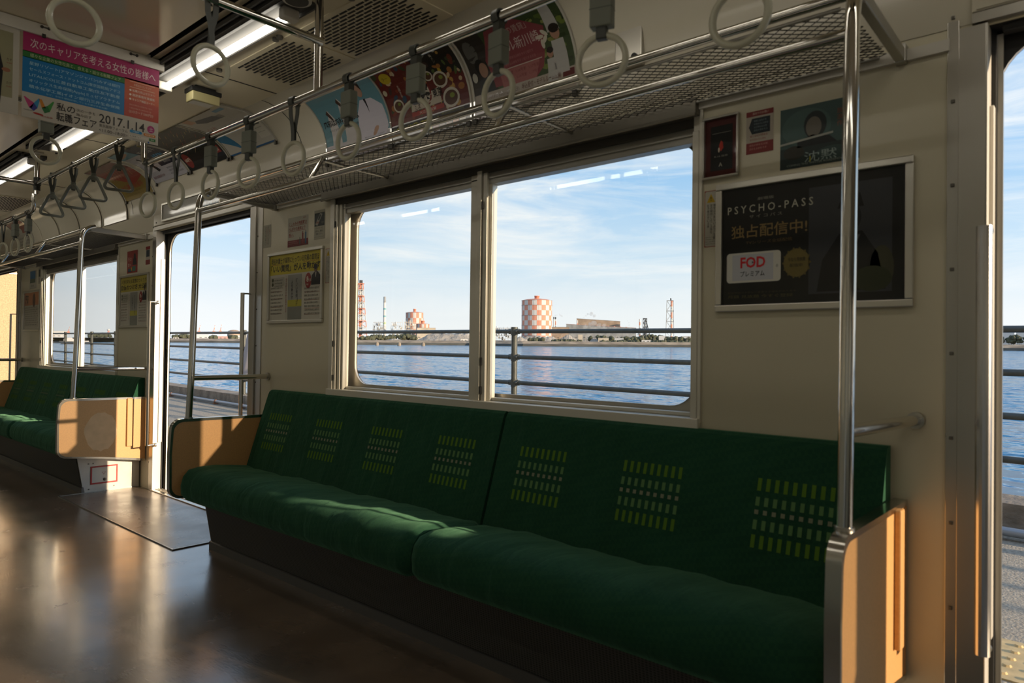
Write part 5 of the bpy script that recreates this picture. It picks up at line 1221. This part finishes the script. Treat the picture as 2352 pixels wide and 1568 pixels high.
r, k, W, H, D = shed(1380, 1200, 156, 745, 'long grey steelworks hall with a row of small roof vents', GRY, roof=PNK, slope=8)
m = MB()
for i in range(10): m.lathe([(2.2*k, 0), (1.8*k, 1.2*k), (0, 1.9*k)], (-W*.8+i*W*.17, -D*.2, H-1-i*.45), 10)
m.build('roof_vents', ORG, r)
shed(1374, 1300, 98, 732, 'high beige steelworks hall above the long grey one', BRN, roof=GRY, slope=6)
for px, zd, wp, top, lab, mt in ((1484, 620, 20, 780.5, 'small white shed near the water at the right of the window', WHT), (1520, 700, 13, 771, 'white house among the dark trees at the right of the window', WHT), (1422, 640, 20, 776, 'pale low shed left of the white shed', SLV), (1584, 700, 30, 772, 'white flat roofed building at the right edge of the window', WHT), (1008, 640, 0, 0, '', None),
                                 (1066, 620, 16, 778, 'tiny white hut at the foot of the grey ore pile', WHT), (1440, 600, 9, 786, 'brown hut on the embankment', BRN), (1333, 620, 10, 768, 'narrow beige silo block below the top fence rail', BEI), (1386, 610, 24, 776, 'pale portal frame shed on the shore', BEI), (1457, 600, 13, 789, 'low white shelter on the embankment', WHT),
                                 (404, 760, 12, 775, 'white house at the left of the doorway view', WHT), (455, 860, 44, 768, 'long pale glazed terminal building in the doorway view', SLV), (512, 780, 36, 772, 'pink beige portal building in the doorway view', PNK), (560, 800, 30, 770, 'white building at the right of the doorway view', WHT),
                                 (130, 900, 40, 760, 'white warehouse seen through the far window', WHT), (2316, 640, 22, 761, 'white roofed building above the trees outside the right doorway', WHT), (2345, 700, 18, 759, 'low white hall above the trees outside the right doorway', WHT), (240, 800, 40, 776, 'tan low sheds seen through the far window', BEI)):
    if mt: shed(px, zd, wp, top, lab, mt)
r, k = far(537, 950, 'domed_hall', 'brown domed hall above the fence in the doorway view', 'building'); R_ = 14*k
m = MB(); m.lathe([(R_, 0), (R_, hpx(764, 537, 950)), (R_*.9, hpx(760, 537, 950)), (R_*.5, hpx(757.5, 537, 950)), (0, hpx(757, 537, 950))], (0, 0, 0), 28); m.build('dome', BRN, r)
# ore heaps
def heap(px, zd, wpx, top, label, seed=1):
    rr = random.Random(seed); r, k = far(px, zd, 'ore_heap', label, 'heap', 'ore and sand heaps'); H = hpx(top, px, zd); W = wpx*k/2; D = W*.5
    m = MB(); nx, ny = 44, 12; vs = []
    ph = [rr.uniform(0, 6) for _ in range(6)]
    for j in range(ny+1):
        for i in range(nx+1):
            u, v = 2*i/nx-1, 2*j/ny-1; e = min(1, (1-abs(u))*3.0 if wpx > 70 else (1-abs(u))*1.15)*min(1, (1-abs(v))*1.6)
            vs.append((u*W, v*D, H*max(0, e)*(1+.05*math.sin(9*u+ph[0])+.05*math.sin(31*u+ph[1]+2*v))*(.94+.06*math.cos(3*u+ph[2]))-.3))
    m.add(vs, [(j*(nx+1)+i, j*(nx+1)+i+1, (j+1)*(nx+1)+i+1, (j+1)*(nx+1)+i) for j in range(ny) for i in range(nx)], 0, True); m.build('heap', ORE, r)
heap(1045, 640, 176, 765, 'long grey ore heap behind the window mullion', 2); heap(1195, 620, 42, 771, 'small grey ore heap right of the fence post', 3); heap(1305, 620, 52, 766, 'grey gravel heap left of centre below the top fence rail', 4); heap(1365, 615, 24, 772, 'tiny grey heap on the shore', 6); heap(1240, 700, 96, 771, 'wide low rubble heap at the foot of the large gas holder', 9); heap(905, 600, 50, 776, 'low pale sand heap at the foot of the trees', 7)
# trees of the far shore
def bush(px, zd, wpx, top, label, seed):
    rr = random.Random(seed); r, k = far(px, zd, 'shore_trees', label, 'tree', 'trees on the far shore'); H = hpx(top, px, zd); W = wpx*k/2
    m = MB()
    for i in range(max(7, int(wpx/2.2))):
        x = rr.uniform(-W, W); h = H*rr.uniform(.55, .95)*(1-.25*abs(x/W)); a = rr.uniform(1.6, 3.2)*max(.8, k*2)
        m.tube([(x, 0, 0), (x, 0, h*.6)], .2, 4)
        for q in range(3):
            c = (x+rr.uniform(-a, a)*.6, rr.uniform(-a, a), h*(.45+.22*q)); b0 = len(m.v); m.sphere(c, a*rr.uniform(.7, 1), n=5, sc=(1, 1, .85)); 
            for vi in range(b0, len(m.v)):
                v = m.v[vi]; f_ = 1+rr.uniform(-.18, .18); m.v[vi] = (c[0]+(v[0]-c[0])*f_, c[1]+(v[1]-c[1])*f_, c[2]+(v[2]-c[2])*f_)
    m.build('crowns', TREE, r)
for i, (px, zd, wp, top, lab) in enumerate(((838, 620, 36, 772, 'dark clump of trees below the lattice chimney'), (872, 640, 42, 768, 'dark trees below the striped chimney'), (925, 700, 60, 766, 'low trees below the process plants'), (1233, 600, 26, 777, 'green bush below the large gas holder'),
        (1455, 640, 50, 772, 'olive trees below the blast furnace'), (1500, 720, 70, 767, 'row of dark trees right of the blast furnace'), (1560, 640, 60, 773, 'olive trees below the lattice flare stack'), (1380, 680, 50, 770, 'dark trees below the long steelworks hall'), (1300, 590, 60, 783, 'low green bank on the shore below the long hall'), (1420, 590, 90, 786, 'low dark hedge along the embankment'), (1540, 590, 90, 787, 'low dark hedge at the right of the embankment'),
        (2325, 600, 70, 767, 'dense dark trees outside the right doorway'), (2420, 600, 90, 765, 'dense trees beyond the right edge of the picture'), (491, 730, 12, 771, 'small dark tree in the doorway view'), (533, 730, 14, 771, 'second small dark tree in the doorway view, nearer the pillar'), (420, 800, 36, 768, 'pale green trees at the left of the doorway view'), (228, 850, 44, 765, 'wooded hill seen through the far window'))):
    bush(px, zd, wp, top, lab, 20+i)
# chimneys and towers to the right
r, k = far(1274, 1200, 'twin_chimney', 'pair of thin chimneys with dark tops beside the large gas holder', 'chimney'); H = hpx(728, 1274, 1200)
m = MB()
for x, c0 in ((-2.2, 1), (1.7, 0)):
    for i in range(6): m.tube([(x*k, 0, H*i/6), (x*k, 0, H*(i+1)/6)], 1.2*k, 8, (i+c0) % 2 if x > 0 else 1)
    m.tube([(x*k, 0, H*.92), (x*k, 0, H*1.01)], 1.35*k, 8, 2)
m.build('shafts', [ORG, WHT, FDK], r)
def striped(px, zd, top, w_, label):
    r, k = far(px, zd, 'striped_chimney', label, 'chimney'); H = hpx(top, px, zd); m = MB()
    for i in range(7): m.tube([(0, 0, H*i/7), (0, 0, H*(i+1)/7)], w_*k, 10, i % 2)
    m.build('shaft', [WHT, ORG], r); return r, k, H
striped(1326, 1250, 735, 1.0, 'thin red and white chimney at the left end of the high beige hall')
r, k, H = striped(1469, 1380, 732, 1.7, 'red and white chimney next to the blast furnace'); m = MB(); lattice(m, 5*k, 1.5*k, H*.6, 4, .3); m.build('lattice_frame', FDK, r)
r, k = far(1481, 1250, 'blast_furnace', 'dark blast furnace tower with a slanting pipe', 'blast furnace'); H = hpx(731, 1481, 1250)
m = MB(); lattice(m, 4.5*k, 4.2*k, H, 5, .6); m.box((-5*k, -5*k, H*.97), (5*k, 5*k, H)); m.build('tower_frame', FDK, r)
MB().lathe([(3.4*k, 0), (3.6*k, H*.25), (2.6*k, H*.5), (1.5*k, H*.62), (1.5*k, H*.9), (0, H*.92)], (0, 0, 0), 18).build('furnace_body', GRY, r)
MB().tube([(1*k, -6*k, H*.96), (4*k, -6*k, H*.8), (9*k, -6*k, H*.42), (12*k, -6*k, H*.15), (12*k, -6*k, 0)], 1.0*k, 8).build('slanting_pipe', FDK, r)
MB().tube([(-4*k, 0, H*.48), (-26*k, 0, H*.18)], .35*k, 6).build('conveyor', GRY, r)
r, k = far(1538.5, 800, 'flare_stack', 'red and white flare stack with a dark lattice frame at the right of the window', 'chimney'); H = hpx(690, 1538, 800)
m = MB(); m.v
x = 3.4*k
for i in range(7): m.tube([(x, 0, H*i/7), (x, 0, H*(i+1)/7)], 2.3*k, 14, 1 if i % 2 == 0 else 0)
m.build('stack', [WHT, ORG], r); MB().tube([(x-1.6*k, 0, H), (x-2.2*k, 0, H+5.5*k)], 1.5*k, 10).build('burner_tip', FDK, r)
m = MB(); 
m2 = MB(); lattice(m2, 9.3*k, 7.2*k, H, 4, .28); m2.build('lattice_frame', GRY, r)
# harbour cranes
def crane(px, zd, top, label):
    r, k = far(px, zd, 'harbour_crane', label, 'crane', 'harbour cranes'); H = hpx(top, px, zd); m = MB()
    for sx in (-1, 1): m.tube([(sx*4*k, 0, 0), (sx*1.2*k, 0, H*.45)], .5*k, 6, 1)
    m.box((-3*k, -2*k, H*.42), (3*k, 2*k, H*.55), 0); m.tube([(-5*k, 0, H*.40), (0, 0, H*.56), (1.4*k, 0, H*.80)], .8*k, 6, 0); m.tube([(1.4*k, 0, H*.80), (2.0*k, 0, H*.92)], .6*k, 6, 1); m.tube([(2.0*k, 0, H*.92), (2.4*k, 0, H)], .5*k, 6, 0)
    m.build('crane_frame', [ORG, WHT], r)
for px, t, lab in ((457, 746, 'red and white harbour crane left of the grab pole in the doorway view'), (491, 746, 'red and white harbour crane in the middle of the doorway view'), (506, 745, 'red and white harbour crane, rightmost of the doorway view'), (157, 750, 'red harbour crane seen through the left pane of the far window')): crane(px, 1300, t, lab)
r, k = far(249, 1100, 'radar_tower', 'red radar tower with a round head seen through the far window', 'tower'); H = hpx(760, 249, 1100); m = MB(); lattice(m, 3*k, 1.2*k, H, 4, .4); m.build('mast', ORG, r); m = MB(); m.sphere((0, 0, H+3*k), 3.4*k, n=8, sc=(1, 1, .8)); m.build('radar_head', WHT, r)
# ship
p = ground(172, 789.5)
r = thing('cargo_ship', 'white and dark cargo ship seen through the far window', 'ship', (p[0], p[1], SL), out=True, rz=math.atan2(-p[0], p[1]))
k = math.hypot(p[0], p[1])*.72/FPX
m = MB(); L_ = 36*k; pl = [(-L_, 8*k), (-L_*.86, .0), (L_*.92, .0), (L_, 6*k), (L_*.2, 6.5*k), (-L_*.5, 7*k)]; m.prism(pl, -4*k, 4*k, axis='y'); m.build('hull', FDK, r)
m = MB(); m.box((-L_*.7, -3*k, 6.5*k), (-L_*.05, 3*k, 14*k)); m.box((-L_*.5, -2.5*k, 14*k), (-L_*.15, 2.5*k, 17*k)); m.box((L_*.3, -3*k, 6*k), (L_*.9, 3*k, 8.5*k)); m.build('superstructure', WHT, r)
m = MB(); m.tube([(-L_*.3, 0, 17*k), (-L_*.3, 0, 24*k)], .4*k, 6); m.tube([(L_*.6, 0, 8*k), (L_*.6, 0, 15*k)], .4*k, 6); m.build('masts', WHT, r)
# smoke
def smoke(px, py, zd, pts, dens, label, seed):
    rr = random.Random(seed); r, k = far(px, zd, 'smoke_plume', label, 'smoke'); z0 = hpx(py, px, zd)
    mt = bpy.data.materials.new('smoke'); mt.use_nodes = True; t = mt.node_tree; t.nodes.clear(); o = N(t, 'ShaderNodeOutputMaterial'); v = N(t, 'ShaderNodeVolumePrincipled'); v.inputs['Density'].default_value = dens; v.inputs['Color'].default_value = (.95, .95, .96, 1); t.links.new(v.outputs[0], o.inputs['Volume'])
    m = MB()
    for x, z, a in pts:
        for q in range(3): c = (x*k+rr.uniform(-a, a)*k*.5, rr.uniform(-a, a)*k*.5, z0+z*k+rr.uniform(-a, a)*k*.4); m.sphere(c, a*k*rr.uniform(.6, .9), n=6)
    ob = m.build('plume', mt, r)
smoke(1272, 727, 1190, [(0, 0, 1.5), (3, 3, 2), (7, 5, 2.5), (12, 5, 3), (17, 2, 3)], .14, 'white steam plume from the twin chimneys', 1)
smoke(1340, 729, 1240, [(0, 0, 2), (5, 4, 2.5), (10, 8, 3.5), (16, 9, 5), (24, 4, 4)], .14, 'white steam plume above the high beige hall', 2)
smoke(1346, 748, 1100, [(0, 0, 4), (8, 3, 6), (17, 5, 7), (28, 2, 6), (40, 0, 5)], .12, 'wide bank of steam in front of the high beige hall', 3)
smoke(1446, 750, 1150, [(0, 0, 1.5), (-1, 4, 2), (-3, 9, 2.4), (-5, 13, 2)], .10, 'thin steam plume left of the blast furnace', 4)
# wooden lamp posts on the shore
for i, (px, top) in enumerate(((1290, 768), (1345, 770), (1392, 770), (1416, 771), (1478, 771), (1502, 774), (1528, 772), (1556, 774), (1578, 775))):
    r, k = far(px, 577, 'lamp_post', 'thin pale lamp post on the far shore, %s from the left' % ORD[i], 'lamp post', 'lamp posts on the far shore'); H = hpx(top, px, 577)
    MB().tube([(0, 0, 0), (0, 0, H)], .11, 5).build('mast', BEI, r); MB().tube([(0, 0, H), (1.2, 0, H+.2)], .10, 5).build('arm', BEI, r)
# mooring dolphins standing in the water
for i, (px, py) in enumerate(((866, 793), (917, 794), (972, 794.5))):
    g = ground(px, py); r = thing('mooring_dolphin', 'round concrete mooring dolphin in the water, %s of three from the left' % ORD[i], 'mooring', (g[0], g[1], SL), 'mooring dolphins', out=True)
    MB().tube([(0, 0, 0), (0, 0, 2.0)], 1.3, 14).tube([(0, 0, 2.0), (0, 0, 2.5)], .8, 10).build('body', CONC, r)
